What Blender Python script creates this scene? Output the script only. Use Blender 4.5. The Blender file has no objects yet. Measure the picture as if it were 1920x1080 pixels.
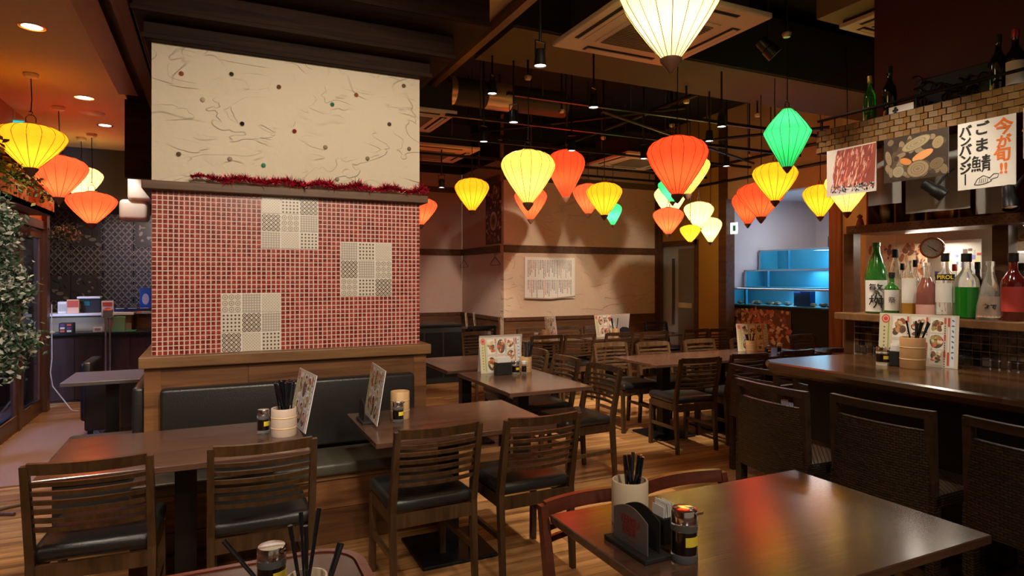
import bpy, bmesh, math, random
from mathutils import Vector, Matrix
R=math.radians; PI=math.pi
S=bpy.context.scene; C=S.collection
rnd=random.Random(7)

# ---------------------------------------------------------------- camera, world, exposure
F=1181.; H=1.5; YAW=math.atan(560/F)
cd=bpy.data.cameras.new('camera'); cam=bpy.data.objects.new('camera',cd); C.objects.link(cam)
cam.location=(0,0,H); cam.rotation_euler=(PI/2,0,-YAW)
cd.sensor_width=36; cd.lens=F/1920*36; cd.shift_y=-20/1920; cd.clip_start=.02
S.camera=cam
W=bpy.data.worlds.new('world'); S.world=W; W.use_nodes=True
W.node_tree.nodes['Background'].inputs[0].default_value=(1,.72,.48,1)
W.node_tree.nodes['Background'].inputs[1].default_value=.12
S.view_settings.view_transform='Standard'; S.view_settings.look='None'; S.view_settings.gamma=1
S.view_settings.use_curve_mapping=False; S.view_settings.exposure=.66

def lamp(name,kind,loc,power,col,size=.1,to=None,spot=60,blend=.6):
    d=bpy.data.lights.new(name,kind); d.energy=power; d.color=col
    if kind=='AREA': d.size=size
    else: d.shadow_soft_size=size
    if kind=='SPOT': d.spot_size=R(spot); d.spot_blend=blend
    o=bpy.data.objects.new(name,d); C.objects.link(o); o.location=loc
    if to is not None: o.rotation_euler=(Vector(to)-Vector(loc)).to_track_quat('-Z','Y').to_euler()
    return o
WARM=(1,.74,.47); NEUT=(1,.86,.68)
# ceiling downlights of the room behind and over the viewer
for x,y,p,to,sp in [(.3,1.2,115,(.4,4.1,1.5),74),(1.3,1.0,80,(1.1,4.1,1.2),70),(-.9,2.2,130,(-.95,3.0,0),76),
                 (-1.0,.6,60,(-.6,2.2,0),90),(2.2,-.4,24,(1.7,1.4,0),80),(.6,-.9,90,(.4,2.8,.3),80)]:
    lamp('downlight_or_fill','SPOT',(x,y,3.08),p,NEUT,.12,to,sp)

# ---------------------------------------------------------------- pixel -> world helpers (rays of the photograph cut at real depths)
ca,sa=math.cos(YAW),math.sin(YAW)
def ray(x,y):
    u=(x-960)/F; v=(520-y)/F; return Vector((u*ca+sa,-u*sa+ca,v))
def atZ(x,y,z):
    r=ray(x,y); t=(z-H)/r.z; return Vector((r.x*t,r.y*t,z))
def atY(x,y,Y):
    r=ray(x,y); t=Y/r.y; return Vector((r.x*t,Y,H+r.z*t))
def atX(x,y,X):
    r=ray(x,y); t=X/r.x; return Vector((X,r.y*t,H+r.z*t))
def atD(x,y,d):
    r=ray(x,y)*d; return Vector((r.x,r.y,H+r.z))

# ---------------------------------------------------------------- materials
MC={}
def newmat(n):
    m=bpy.data.materials.new(n); m.use_nodes=True; return m,m.node_tree,m.node_tree.nodes['Principled BSDF']
def mat(n,col,rough=.5,metal=0,**k):
    if n in MC: return MC[n]
    m,t,b=newmat(n); MC[n]=m
    b.inputs['Base Color'].default_value=(*col,1); b.inputs['Roughness'].default_value=rough; b.inputs['Metallic'].default_value=metal
    if k.get('emit'): b.inputs['Emission Color'].default_value=(*k.get('ecol',col),1); b.inputs['Emission Strength'].default_value=k['emit']
    if k.get('trans'): b.inputs['Transmission Weight'].default_value=k['trans']; b.inputs['IOR'].default_value=k.get('ior',1.45)
    if k.get('alpha'): b.inputs['Alpha'].default_value=k['alpha']
    if k.get('coat'): b.inputs['Coat Weight'].default_value=k['coat']; b.inputs['Coat Roughness'].default_value=k.get('cr',.1)
    if k.get('bump'):
        tc=t.nodes.new('ShaderNodeTexCoord'); nz=t.nodes.new('ShaderNodeTexNoise'); nz.inputs['Scale'].default_value=k.get('bs',60)
        t.links.new(tc.outputs['Object'],nz.inputs['Vector']); bp=t.nodes.new('ShaderNodeBump'); bp.inputs['Strength'].default_value=k['bump']; bp.inputs['Distance'].default_value=.004
        t.links.new(nz.outputs['Fac'],bp.inputs['Height']); t.links.new(bp.outputs['Normal'],b.inputs['Normal'])
    return m
def wood(n,c1,c2,axis=0,rough=.4,world=False,scale=1.,coat=0,bump=.25,perobj=0.):
    m,t,b=newmat(n); N=t.nodes; L=t.links
    if world: src=N.new('ShaderNodeNewGeometry').outputs['Position']
    else: src=N.new('ShaderNodeTexCoord').outputs['Object']
    oi=N.new('ShaderNodeObjectInfo')
    vm=N.new('ShaderNodeVectorMath'); vm.operation='MULTIPLY_ADD'
    cb=N.new('ShaderNodeCombineXYZ')
    for i in range(3): L.new(oi.outputs['Random'],cb.inputs[i])
    L.new(cb.outputs[0],vm.inputs[0]); vm.inputs[1].default_value=(31,17,23); L.new(src,vm.inputs[2])
    mp=N.new('ShaderNodeMapping'); sc=[14*scale]*3; sc[axis]=1.1*scale; mp.inputs['Scale'].default_value=sc
    L.new(vm.outputs[0],mp.inputs['Vector'])
    nz=N.new('ShaderNodeTexNoise'); nz.inputs['Scale'].default_value=1.6; nz.inputs['Detail'].default_value=6; nz.inputs['Roughness'].default_value=.65; nz.inputs['Distortion'].default_value=.5
    L.new(mp.outputs[0],nz.inputs['Vector'])
    cr=N.new('ShaderNodeValToRGB'); cr.color_ramp.elements[0].position=.32; cr.color_ramp.elements[1].position=.68
    cr.color_ramp.elements[0].color=(*c1,1); cr.color_ramp.elements[1].color=(*c2,1)
    L.new(nz.outputs['Fac'],cr.inputs[0])
    hs=N.new('ShaderNodeHueSaturation'); ma=N.new('ShaderNodeMapRange'); ma.inputs[3].default_value=1-perobj; ma.inputs[4].default_value=1+perobj
    L.new(oi.outputs['Random'],ma.inputs[0]); L.new(ma.outputs[0],hs.inputs['Value']); L.new(cr.outputs[0],hs.inputs['Color'])
    L.new(hs.outputs[0],b.inputs['Base Color']); b.inputs['Roughness'].default_value=rough
    b.inputs['Specular IOR Level'].default_value=.35
    if coat: b.inputs['Coat Weight'].default_value=coat; b.inputs['Coat Roughness'].default_value=.16
    bp=N.new('ShaderNodeBump'); bp.inputs['Strength'].default_value=bump; bp.inputs['Distance'].default_value=.003
    L.new(nz.outputs['Fac'],bp.inputs['Height']); L.new(bp.outputs[0],b.inputs['Normal'])
    MC[n]=m; return m
def plaster(n,col,strength=.8,scale=3.):
    m,t,b=newmat(n); N=t.nodes; L=t.links
    g=N.new('ShaderNodeNewGeometry')
    a=N.new('ShaderNodeTexNoise'); a.inputs['Scale'].default_value=scale; a.inputs['Detail'].default_value=3; a.inputs['Distortion'].default_value=1.6
    L.new(g.outputs['Position'],a.inputs['Vector'])
    f=N.new('ShaderNodeTexNoise'); f.inputs['Scale'].default_value=scale*9; f.inputs['Detail'].default_value=5; L.new(g.outputs['Position'],f.inputs['Vector'])
    tot=None
    for q,(lo,hi,sc_,am) in enumerate([(.50,.53,.8,.6),(.50,.53,1.35,.5)]):
        a2=N.new('ShaderNodeTexNoise'); a2.inputs['Scale'].default_value=scale*sc_; a2.inputs['Detail'].default_value=2.2; a2.inputs['Roughness'].default_value=.55; a2.inputs['Distortion'].default_value=1.1
        mp=N.new('ShaderNodeMapping'); mp.inputs['Location'].default_value=(q*7.3,q*3.1,q*5.7); mp.inputs['Rotation'].default_value=(0,.6-q,0); mp.inputs['Scale'].default_value=(.75,1,1.5)
        L.new(g.outputs['Position'],mp.inputs[0]); L.new(mp.outputs[0],a2.inputs['Vector'])
        mr=N.new('ShaderNodeMapRange'); mr.interpolation_type='SMOOTHSTEP'; mr.inputs[1].default_value=lo; mr.inputs[2].default_value=hi; mr.inputs[4].default_value=am
        L.new(a2.outputs['Fac'],mr.inputs[0])
        k2=N.new('ShaderNodeTexNoise'); k2.inputs['Scale'].default_value=scale*1.5; k2.inputs['Detail'].default_value=1; mq=N.new('ShaderNodeMapping'); mq.inputs['Location'].default_value=(3+q*5,q*9,2)
        L.new(g.outputs['Position'],mq.inputs[0]); L.new(mq.outputs[0],k2.inputs['Vector'])
        ms=N.new('ShaderNodeMapRange'); ms.interpolation_type='SMOOTHSTEP'; ms.inputs[1].default_value=.42; ms.inputs[2].default_value=.62; L.new(k2.outputs['Fac'],ms.inputs[0])
        mm=N.new('ShaderNodeMath'); mm.operation='MULTIPLY'; L.new(mr.outputs[0],mm.inputs[0]); L.new(ms.outputs[0],mm.inputs[1])
        if tot is None: tot=mm.outputs[0]
        else:
            ad=N.new('ShaderNodeMath'); L.new(tot,ad.inputs[0]); L.new(mm.outputs[0],ad.inputs[1]); tot=ad.outputs[0]
    ad=N.new('ShaderNodeMath'); ad.operation='MULTIPLY_ADD'; ad.inputs[1].default_value=.25; L.new(f.outputs['Fac'],ad.inputs[0]); L.new(tot,ad.inputs[2])
    bp=N.new('ShaderNodeBump'); bp.inputs['Strength'].default_value=strength; bp.inputs['Distance'].default_value=.015
    L.new(ad.outputs[0],bp.inputs['Height']); L.new(bp.outputs[0],b.inputs['Normal'])
    b.inputs['Base Color'].default_value=(*col,1); b.inputs['Roughness'].default_value=.75
    MC[n]=m; return m
def cellvar(n,cols,cell,rough=.25,spec=.5):
    """colour differing from cell to cell of a tile grid (fired glaze varies tile by tile)"""
    m,t,b=newmat(n); N=t.nodes; L=t.links
    g=N.new('ShaderNodeNewGeometry'); d=N.new('ShaderNodeVectorMath'); d.operation='DIVIDE'; d.inputs[1].default_value=(cell,cell,cell)
    L.new(g.outputs['Position'],d.inputs[0]); fl=N.new('ShaderNodeVectorMath'); fl.operation='FLOOR'; L.new(d.outputs[0],fl.inputs[0])
    wn=N.new('ShaderNodeTexWhiteNoise'); L.new(fl.outputs[0],wn.inputs['Vector'])
    cr=N.new('ShaderNodeValToRGB'); cr.color_ramp.interpolation='CONSTANT'
    for i,c in enumerate(cols):
        e=cr.color_ramp.elements[0] if i==0 else cr.color_ramp.elements.new(i/len(cols)); e.position=i/len(cols); e.color=(*c,1)
    L.new(wn.outputs['Value'],cr.inputs[0]); L.new(cr.outputs[0],b.inputs['Base Color']); b.inputs['Roughness'].default_value=rough
    MC[n]=m; return m
def vcol(n='print',rough=.45):
    m,t,b=newmat(n); a=t.nodes.new('ShaderNodeVertexColor'); a.layer_name='Col'
    t.links.new(a.outputs[0],b.inputs['Base Color']); b.inputs['Roughness'].default_value=rough; MC[n]=m; return m

M_PRINT=vcol()
M_FLOOR=wood('floor_wood',(.15,.06,.018),(.62,.32,.12),0,.30,True,.62,.15,.3,.25)
M_SUB=mat('floor_joint',(.05,.025,.012),.8)
M_PILW=wood('rough_board',(.075,.027,.009),(.21,.088,.030),0,.5,True,.7,0,.5,.25)
M_LEDGE=wood('ledge_wood',(.13,.06,.022),(.25,.125,.05),0,.45,True,.8,0,.3)
M_DARKW=wood('dark_beam_wood',(.008,.003,.0012),(.030,.012,.005),0,.62,True,1.0,0,1.0)
M_DARKW.node_tree.nodes['Principled BSDF'].inputs['Specular IOR Level'].default_value=.12
M_BROWN=wood('brown_trim',(.065,.026,.012),(.135,.058,.025),1,.4,True,.8)
M_CHAIR=wood('chair_wood',(.034,.016,.006),(.082,.040,.017),2,.35,False,1.2,.15,.15,.15)
M_CHRED=wood('red_chair_wood',(.085,.018,.010),(.16,.040,.02),0,.3,False,1.,.3)
M_TOP=wood('table_laminate',(.055,.024,.015),(.115,.056,.036),0,.24,True,.9,.55,.35)
M_TOP2=wood('counter_slab',(.035,.014,.006),(.15,.07,.025),1,.2,True,.45,.5,.2)
M_BOUND=wood('wainscot',(.085,.032,.012),(.21,.092,.04),0,.45,True,.7,0,.3,.15)
M_POST=wood('orange_post',(.20,.075,.025),(.36,.15,.055),2,.4,True,.7)
M_PLW=plaster('white_plaster',(.60,.51,.38),1.,2.6)
M_PLB=plaster('back_plaster',(.66,.49,.35),.9,2.2)
M_PINK=plaster('smooth_plaster',(.66,.47,.40),.15,2.6)
M_BLACK=mat('black_metal',(.008,.008,.009),.4,.3)
M_BLKP=mat('black_paint',(.012,.010,.009),.7)
M_LEA=mat('black_leather',(.018,.016,.015),.33,0,bump=.25,bs=160)
M_OLIVE=mat('olive_leather',(.075,.066,.048),.4,0,bump=.2,bs=120)
M_CHROME=mat('chrome',(.75,.75,.78),.12,1)
M_GOLD=mat('aged_brass',(.35,.22,.09),.35,.8)
M_CEILL=mat('tan_ceiling',(.72,.50,.27),.8,0,bump=.6,bs=90)
M_CEILK=mat('black_ceiling',(.010,.008,.007),.8)
M_FASC=mat('brown_soffit',(.13,.095,.055),.8)
M_GROUT=mat('pink_grout',(.72,.50,.43),.7)
M_RTILE=cellvar('red_glaze',[(.27,.030,.020),(.20,.020,.013),(.35,.052,.034),(.24,.038,.024),(.15,.014,.010),(.30,.042,.030)],.02715,.22)
M_WHT=mat('white_plastic',(.74,.72,.68),.4)
M_AC=mat('ac_panel',(.62,.50,.40),.5)
M_ACD=mat('ac_grille',(.14,.12,.09),.6)
M_WGL=mat('clear_glass',(.9,.95,.95),.03,0,trans=1,ior=1.1)
M_OCH=mat('ochre_wall',(.48,.29,.055),.7)
M_GREYW=mat('white_wall',(.62,.58,.60),.7)
M_PAPER=mat('paper',(.80,.76,.70),.55)
M_CREAM=mat('cream_ceramic',(.72,.58,.42),.35)
M_WCUP=wood('pale_cup_wood',(.50,.30,.14),(.66,.43,.22),2,.45,False,1.5)
M_INK=mat('black_ink',(.01,.01,.012),.5)
M_ORINK=mat('orange_ink',(.85,.18,.02),.5)
M_REDINK=mat('red_ink',(.55,.03,.02),.5)
M_YEL=mat('yellow_label',(.80,.62,.05),.5)
M_SOY=mat('soy_sauce',(.006,.003,.002),.08,coat=1)
M_LENS=mat('lit_lens',(1,.95,.85),.3,emit=9,ecol=(1,.93,.82))
M_DRED=mat('dark_red_wall',(.085,.012,.009),.6,bump=.15,bs=30)
M_REDIN=mat('cabinet_red',(.16,.02,.012),.6)

# ---------------------------------------------------------------- mesh builder
class MB:
    def __init__(s): s.v=[];s.f=[];s.m=[];s.c=[]
    def add(s,vs,fs,mi=0,col=None):
        o=len(s.v); s.v+= [tuple(v) for v in vs]
        for f in fs: s.f.append([i+o for i in f]); s.m.append(mi); s.c.append(col)
        return s
    def box(s,a,b,mi=0,col=None,M=None):
        (x0,y0,z0),(x1,y1,z1)=a,b
        vs=[Vector(p) for p in [(x0,y0,z0),(x1,y0,z0),(x1,y1,z0),(x0,y1,z0),(x0,y0,z1),(x1,y0,z1),(x1,y1,z1),(x0,y1,z1)]]
        if M: vs=[M@v for v in vs]
        return s.add(vs,[(0,3,2,1),(4,5,6,7),(0,1,5,4),(1,2,6,5),(2,3,7,6),(3,0,4,7)],mi,col)
    def rbox(s,a,b,r=.01,mi=0,n=2,pil=0):
        """box with rounded edges; pil bulges the top"""
        bm=bmesh.new(); bmesh.ops.create_cube(bm,size=1)
        cx=[(a[i]+b[i])/2 for i in range(3)]; d=[b[i]-a[i] for i in range(3)]
        for v in bm.verts: v.co=Vector([cx[i]+v.co[i]*d[i] for i in range(3)])
        bmesh.ops.bevel(bm,geom=bm.edges[:]+bm.verts[:],offset=r,segments=n,affect='EDGES',profile=.5)
        bm.verts.ensure_lookup_table()
        vs=[v.co.copy() for v in bm.verts]; fs=[[v.index for v in f.verts] for f in bm.faces]; bm.free()
        return s.add(vs,fs,mi)
    def tube(s,pts,r,n=8,mi=0,close=False,caps=True):
        pts=[Vector(p) for p in pts]; rs=r if isinstance(r,(list,tuple)) else [r]*len(pts)
        vs=[];fs=[]; up=Vector((0,0,1))
        for i,p in enumerate(pts):
            d=(pts[min(i+1,len(pts)-1)]-pts[max(i-1,0)]).normalized()
            u=d.cross(up if abs(d.z)<.95 else Vector((1,0,0))).normalized(); w=d.cross(u).normalized()
            for k in range(n):
                a=2*PI*k/n; vs.append(p+(u*math.cos(a)+w*math.sin(a))*rs[i])
        for i in range(len(pts)-1):
            for k in range(n): fs.append((i*n+k,i*n+(k+1)%n,(i+1)*n+(k+1)%n,(i+1)*n+k))
        if caps: fs.append(tuple(range(n))[::-1]); fs.append(tuple((len(pts)-1)*n+k for k in range(n)))
        return s.add(vs,fs,mi)
    def bar(s,p,q,w,h,mi=0):
        """rectangular bar from p to q: w across (horizontal), h the other way"""
        p,q=Vector(p),Vector(q); d=(q-p).normalized()
        u=d.cross(Vector((0,0,1)) if abs(d.z)<.8 else Vector((0,1,0))).normalized(); t=u.cross(d).normalized()
        vs=[]
        for c in (p,q):
            for a,b in ((-1,-1),(1,-1),(1,1),(-1,1)): vs.append(c+u*a*w/2+t*b*h/2)
        return s.add(vs,[(0,1,2,3),(7,6,5,4),(0,4,5,1),(1,5,6,2),(2,6,7,3),(3,7,4,0)],mi)
    def lathe(s,prof,n=20,mi=0,lobes=0,amp=0,c=(0,0,0),cap=True,mis=None):
        vs=[];fs=[];o=len(s.v)
        for r,z in prof:
            for k in range(n):
                a=2*PI*k/n; rr=r*(1-(amp*(1-abs(math.sin(a*lobes/2))) if lobes else 0))
                vs.append((c[0]+rr*math.cos(a),c[1]+rr*math.sin(a),c[2]+z))
        for i in range(len(prof)-1):
            s.add([],[],0)
        s.v+= [tuple(v) for v in vs]
        for i in range(len(prof)-1):
            for k in range(n):
                s.f.append([o+i*n+k,o+i*n+(k+1)%n,o+(i+1)*n+(k+1)%n,o+(i+1)*n+k]); s.m.append(mis[i] if mis else mi); s.c.append(None)
        if cap:
            s.f.append([o+k for k in range(n)][::-1]); s.m.append(mis[0] if mis else mi); s.c.append(None)
            s.f.append([o+(len(prof)-1)*n+k for k in range(n)]); s.m.append(mis[-1] if mis else mi); s.c.append(None)
        return s
    def ell(s,cx,cy,rx,ry,col,z=0,n=14,rot=0,mi=0):
        """flat ellipse in the local XZ plane, y = -z offset (print on an upright sheet)"""
        vs=[]
        for k in range(n):
            a=2*PI*k/n; x=rx*math.cos(a); y=ry*math.sin(a)
            vs.append((cx+x*math.cos(rot)-y*math.sin(rot),-z,cy+x*math.sin(rot)+y*math.cos(rot)))
        return s.add(vs,[tuple(range(n))],mi,col)
    def rect(s,x0,y0,x1,y1,col,z=0,mi=0):
        return s.add([(x0,-z,y0),(x1,-z,y0),(x1,-z,y1),(x0,-z,y1)],[(0,1,2,3)],mi,col)
    def mesh(s,name,mats,smooth=False,flatmin=None):
        me=bpy.data.meshes.new(name); me.from_pydata(s.v,[],s.f)
        for m in (mats if isinstance(mats,(list,tuple)) else [mats]): me.materials.append(m)
        me.polygons.foreach_set('material_index',s.m)
        if any(c is not None for c in s.c):
            ca_=me.color_attributes.new('Col','FLOAT_COLOR','CORNER'); k=0
            for p,c in zip(me.polygons,s.c):
                c=c or (1,1,1)
                for li in p.loop_indices: ca_.data[li].color=(*c,1)
        if smooth:
            me.polygons.foreach_set('use_smooth',[True]*len(me.polygons))
            me.update(); me.set_sharp_from_angle(angle=R(40))
        me.update(); return me
    def build(s,name,mats,parent=None,smooth=False,loc=None,rot=None):
        o=bpy.data.objects.new(name,s.mesh(name,mats,smooth)); C.objects.link(o)
        if parent: o.parent=parent
        if loc is not None: o.location=loc
        if rot is not None: o.rotation_euler=rot
        return o
def tag(o,label,cat,group=None):
    o['label']=label; o['category']=cat
    if group: o['group']=group
    return o
def thing(name,label,cat,loc=(0,0,0),rz=0,group=None):
    o=bpy.data.objects.new(name,None); C.objects.link(o); o.empty_display_size=.05
    o.location=loc; o.rotation_euler=(0,0,rz); return tag(o,label,cat,group)
def struct(name,mb,m,parent=None,smooth=False):
    o=mb.build(name,m,parent,smooth)
    if not parent: o['kind']='structure'
    return o
KIDS={}
def kids(o): return [c for c in bpy.data.objects if c.parent==o]
def dup(root,loc,rz,label,group=None):
    if root.name not in KIDS: KIDS[root.name]=[(c,kids(c)) for c in kids(root)]
    r=root.copy(); C.objects.link(r); r.location=loc; r.rotation_euler=(0,0,rz); r['label']=label
    if group: r['group']=group
    for c,gs in KIDS[root.name]:
        n=c.copy(); C.objects.link(n); n.parent=r
        for g in gs:
            h=g.copy(); C.objects.link(h); h.parent=n
    return r
UNIT={}
def unitbox(name,m):
    k=(name,m.name)
    if k not in UNIT: UNIT[k]=MB().box((-.5,-.5,-.5),(.5,.5,.5)).mesh(name,m)
    return UNIT[k]
def piece(name,m,a,b,parent):
    """a box piece sharing mesh data with its like; a,b = corners in the parent's space"""
    o=bpy.data.objects.new(name,unitbox(name,m)); C.objects.link(o); o.parent=parent
    o.location=[(a[i]+b[i])/2 for i in range(3)]; o.scale=[abs(b[i]-a[i]) for i in range(3)]
    return o
def text(s,size,m,name='lettering',parent=None,loc=(0,0,0),rot=(PI/2,0,0),bold=0.,align='CENTER',ext=.0004,shear=0,sx=1):
    cu=bpy.data.curves.new(name,'FONT'); cu.body=s; cu.size=size; cu.align_x=align; cu.align_y='CENTER'
    cu.extrude=ext; cu.offset=bold; cu.shear=shear; cu.resolution_u=10
    t=bpy.data.objects.new('tmp',cu); C.objects.link(t)
    bpy.context.view_layer.update()
    me=bpy.data.meshes.new_from_object(t.evaluated_get(bpy.context.evaluated_depsgraph_get()))
    bpy.data.objects.remove(t); bpy.data.curves.remove(cu)
    me.materials.clear(); me.materials.append(m); me.name=name
    o=bpy.data.objects.new(name,me); C.objects.link(o); o.parent=parent; o.location=loc; o.rotation_euler=rot; o.scale=(sx,1,1)
    return o

def ceil_z(x,y):
    if x<-.7: return 3.1
    if x<1.88: return 3.35
    if 3.98<y<4.70: return 3.25
    for z,yt in ((3.08,4.95),(3.0,5.55),(2.98,6.35),(2.96,7.2),(2.98,7.9)):
        if abs(y-yt)<.02: return z
    return 3.9
# ================================================================ SETTING
# floor: sub-floor and single boards
fl=struct('floor',MB().box((-6,-3,-.08),(9,12.5,-.012)),M_SUB)
bw=.15; n=0; y=.9
while y<9.6:
    x=-1.9-rnd.random()*1.2
    while x<6.7 and n<296:
        L=rnd.uniform(1.9,2.9); x0=max(x,-1.95); x1=min(x+L,6.64)
        # keep to what the camera can see
        lim0=y*(-.45)-.6
        if x1>lim0 and x1>x0+.05 and x0<y*1.5+1.2:
            piece('floor_board',M_FLOOR,(x0+.001,y+.001,-.012),(x1-.001,y+bw-.001,0),fl); n+=1
        x+=L
    y+=bw
mb=MB()
yy=y
while yy<12.4: mb.box((-3.5,yy+.001,-.012),(8.9,yy+bw-.001,0)); yy+=bw
for i in range(24): mb.box((-1.95,.9-bw*(i+1)+.001,-.012),(6.6,.9-bw*i-.001,0))
o=mb.build('floor_board_field',M_FLOOR,fl); o['kind']='stuff'

# ceilings
struct('ceiling',MB().box((-4.5,-3,3.1),(-.7,12.5,3.2)),M_CEILL)
struct('ceiling_middle',MB().box((-.7,-3,3.35),(1.88,9,3.45)),M_CEILL)
struct('ceiling_dark',MB().box((1.88,-3,3.9),(9,12.5,4.0)),M_CEILK)
struct('trim_1',MB().box((1.85,-3,3.30),(1.90,9,3.9)),M_BROWN)
struct('trim_2',MB().box((-.72,-3,3.04),(-.58,6.2,3.35)).box((-.58,-3,3.10),(-.50,6.2,3.35)),M_BROWN)
struct('trim_3',MB().box((-.50,3.7,2.98),(-.42,6.6,3.35)),M_BROWN)
struct('wall_north_left_bay',MB().box((-.72,6.6,2.4),(1.9,6.7,3.35)),M_DARKW)

# central pillar ---------------------------------------------------------
PX0,PX1,PY,PZ=-.32,1.27,4.15,2.85
pil=struct('pillar',MB().box((PX0,PY,0),(PX1,PY+.95,PZ+.4)),M_PLW)
# wainscot boards of the pillar (front and left side)
bz=[0,.16,.33,.50,.67,.84,1.0]
for i in range(6):
    xs=[PX0-.03, PX0+rnd.uniform(.5,1.1), PX1+.03]
    for a,b in zip(xs,xs[1:]):
        piece('board',M_PILW,(a+.001,PY-.03-rnd.random()*.004,bz[i]+.002),(b-.001,PY-.001,bz[i+1]-.002),pil)
    piece('board',M_PILW,(PX0-.03,PY,bz[i]+.002),(PX0-.001,PY+.95,bz[i+1]-.002),pil)
    piece('board',M_PILW,(PX1+.001,PY,bz[i]+.002),(PX1+.03,PY+.95,bz[i+1]-.002),pil)
piece('corner_post',M_PILW,(PX0-.035,PY-.036,0),(PX0+.05,PY-.001,1.0),pil)
piece('corner_post',M_PILW,(PX1-.05,PY-.036,0),(PX1+.035,PY-.001,1.0),pil)
MB().rbox((PX0-.06,PY-.075,.985),(PX1+.06,PY+1.0,1.05),.006).build('ledge',M_LEDGE,pil)
MB().rbox((PX0-.045,PY-.07,2.0),(PX1+.04,PY+1.0,2.05),.005).build('shelf',wood('shelf_wood',(.07,.032,.014),(.15,.075,.036),0,.5,True,.8),pil)
# grout bed and mosaic
GZ0,GZ1=1.05,2.0
MB().box((PX0+.002,PY-.008,GZ0),(PX1-.002,PY,GZ1)).build('grout_bed',M_GROUT,pil)
NC,NR=57,35; pw=(PX1-PX0)/NC; ph=(GZ1-GZ0)/NR
def panel_px(x0,y0,x1,y1):
    a=atY(x0,y0,PY); b=atY(x1,y1,PY); return a.x,b.x,b.z,a.z
# three inset panels, snapped to the grid
def snap(px):
    x0,x1,z0,z1=px
    c0=round((x0-PX0)/pw); r0=round((z0-GZ0)/ph); nc=12; nr=12
    return c0,r0,nc,nr
pans=[]
for px in [(487,370,599,471),(634,457,735,558),(410,551,526,657)]:
    x0,x1,z0,z1=panel_px(*px); c0=round((x0-PX0)/pw); c1=round((x1-PX0)/pw); r0=max(0,round((z0-GZ0)/ph)); r1=min(NR,round((z1-GZ0)/ph))
    pans.append((c0,c1,r0,r1))
tiles=[]
for c in range(NC):
    for r in range(NR):
        if any(c0<=c<c1 and r0<=r<r1 for c0,c1,r0,r1 in pans): continue
        tiles.append((c,r))
stuffmb=MB(); g=.0036
for k,(c,r) in enumerate(tiles):
    a=(PX0+c*pw+g,PY-.0125,GZ0+r*ph+g); b=(PX0+(c+1)*pw-g,PY-.006,GZ0+(r+1)*ph-g)
    if k<298: piece('mosaic_tile',M_RTILE,a,b,pil)
    else: stuffmb.box(a,b)
o=stuffmb.build('mosaic_tiles',M_RTILE,pil); o['kind']='stuff'
# patterned tiles
def patmat(n,kind,dark):
    m,t,b=newmat(n); N=t.nodes; L=t.links
    tc=N.new('ShaderNodeTexCoord'); mp=N.new('ShaderNodeMapping'); mp.inputs['Location'].default_value=(.5,.5,.5); L.new(tc.outputs['Object'],mp.inputs[0])
    k={'rings':3,'dots':5,'check':6,'lattice':4,'grid':7}[kind]
    sc=N.new('ShaderNodeVectorMath'); sc.operation='SCALE'; sc.inputs['Scale'].default_value=k; L.new(mp.outputs[0],sc.inputs[0])
    fr=N.new('ShaderNodeVectorMath'); fr.operation='FRACTION'; L.new(sc.outputs[0],fr.inputs[0])
    sb=N.new('ShaderNodeVectorMath'); sb.operation='SUBTRACT'; sb.inputs[1].default_value=(.5,.5,.5); L.new(fr.outputs[0],sb.inputs[0])
    ab=N.new('ShaderNodeVectorMath'); ab.operation='ABSOLUTE'; L.new(sb.outputs[0],ab.inputs[0])
    sp=N.new('ShaderNodeSeparateXYZ'); L.new(ab.outputs[0],sp.inputs[0])
    def mth(op,a,b2=None,v=None):
        q=N.new('ShaderNodeMath'); q.operation=op; L.new(a,q.inputs[0])
        if b2 is not None: L.new(b2,q.inputs[1])
        if v is not None: q.inputs[1].default_value=v
        return q.outputs[0]
    X,Z=sp.outputs[0],sp.outputs[2]
    if kind in('rings','dots'):
        x2=mth('MULTIPLY',X,X); z2=mth('MULTIPLY',Z,Z); d=mth('SQRT',mth('ADD',x2,z2))
        if kind=='rings': f=mth('ADD',mth('LESS_THAN',mth('ABSOLUTE',mth('SUBTRACT',d,v=.36)),v=.05),mth('LESS_THAN',d,v=.12))
        else: f=mth('LESS_THAN',d,v=.26)
    elif kind=='lattice':
        d=mth('ADD',X,Z); f=mth('ADD',mth('LESS_THAN',mth('ABSOLUTE',mth('SUBTRACT',d,v=.5)),v=.13),mth('LESS_THAN',d,v=.16))
    elif kind=='check':
        d=mth('ADD',X,Z); f=mth('GREATER_THAN',mth('ABSOLUTE',mth('SUBTRACT',d,v=.5)),v=.3)
    else:
        f=mth('LESS_THAN',mth('MINIMUM',X,Z),v=.16)
    mx=N.new('ShaderNodeMix'); mx.data_type='RGBA'; L.new(f,mx.inputs[0])
    mx.inputs[6].default_value=(.66,.58,.48,1); mx.inputs[7].default_value=(*dark,1)
    L.new(mx.outputs[2],b.inputs['Base Color']); b.inputs['Roughness'].default_value=.3
    return m
PM=[patmat('tile_rings','rings',(.22,.19,.16)),patmat('tile_dots','dots',(.06,.05,.045)),patmat('tile_lattice','lattice',(.09,.06,.05)),
    patmat('tile_check','check',(.33,.29,.25)),patmat('tile_grid','grid',(.36,.32,.28))]
orders=[[3,1,2,2,0,4,4,3,1],[4,1,3,2,4,0,0,1,2],[0,4,3,1,2,4,2,3,1]]
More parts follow.
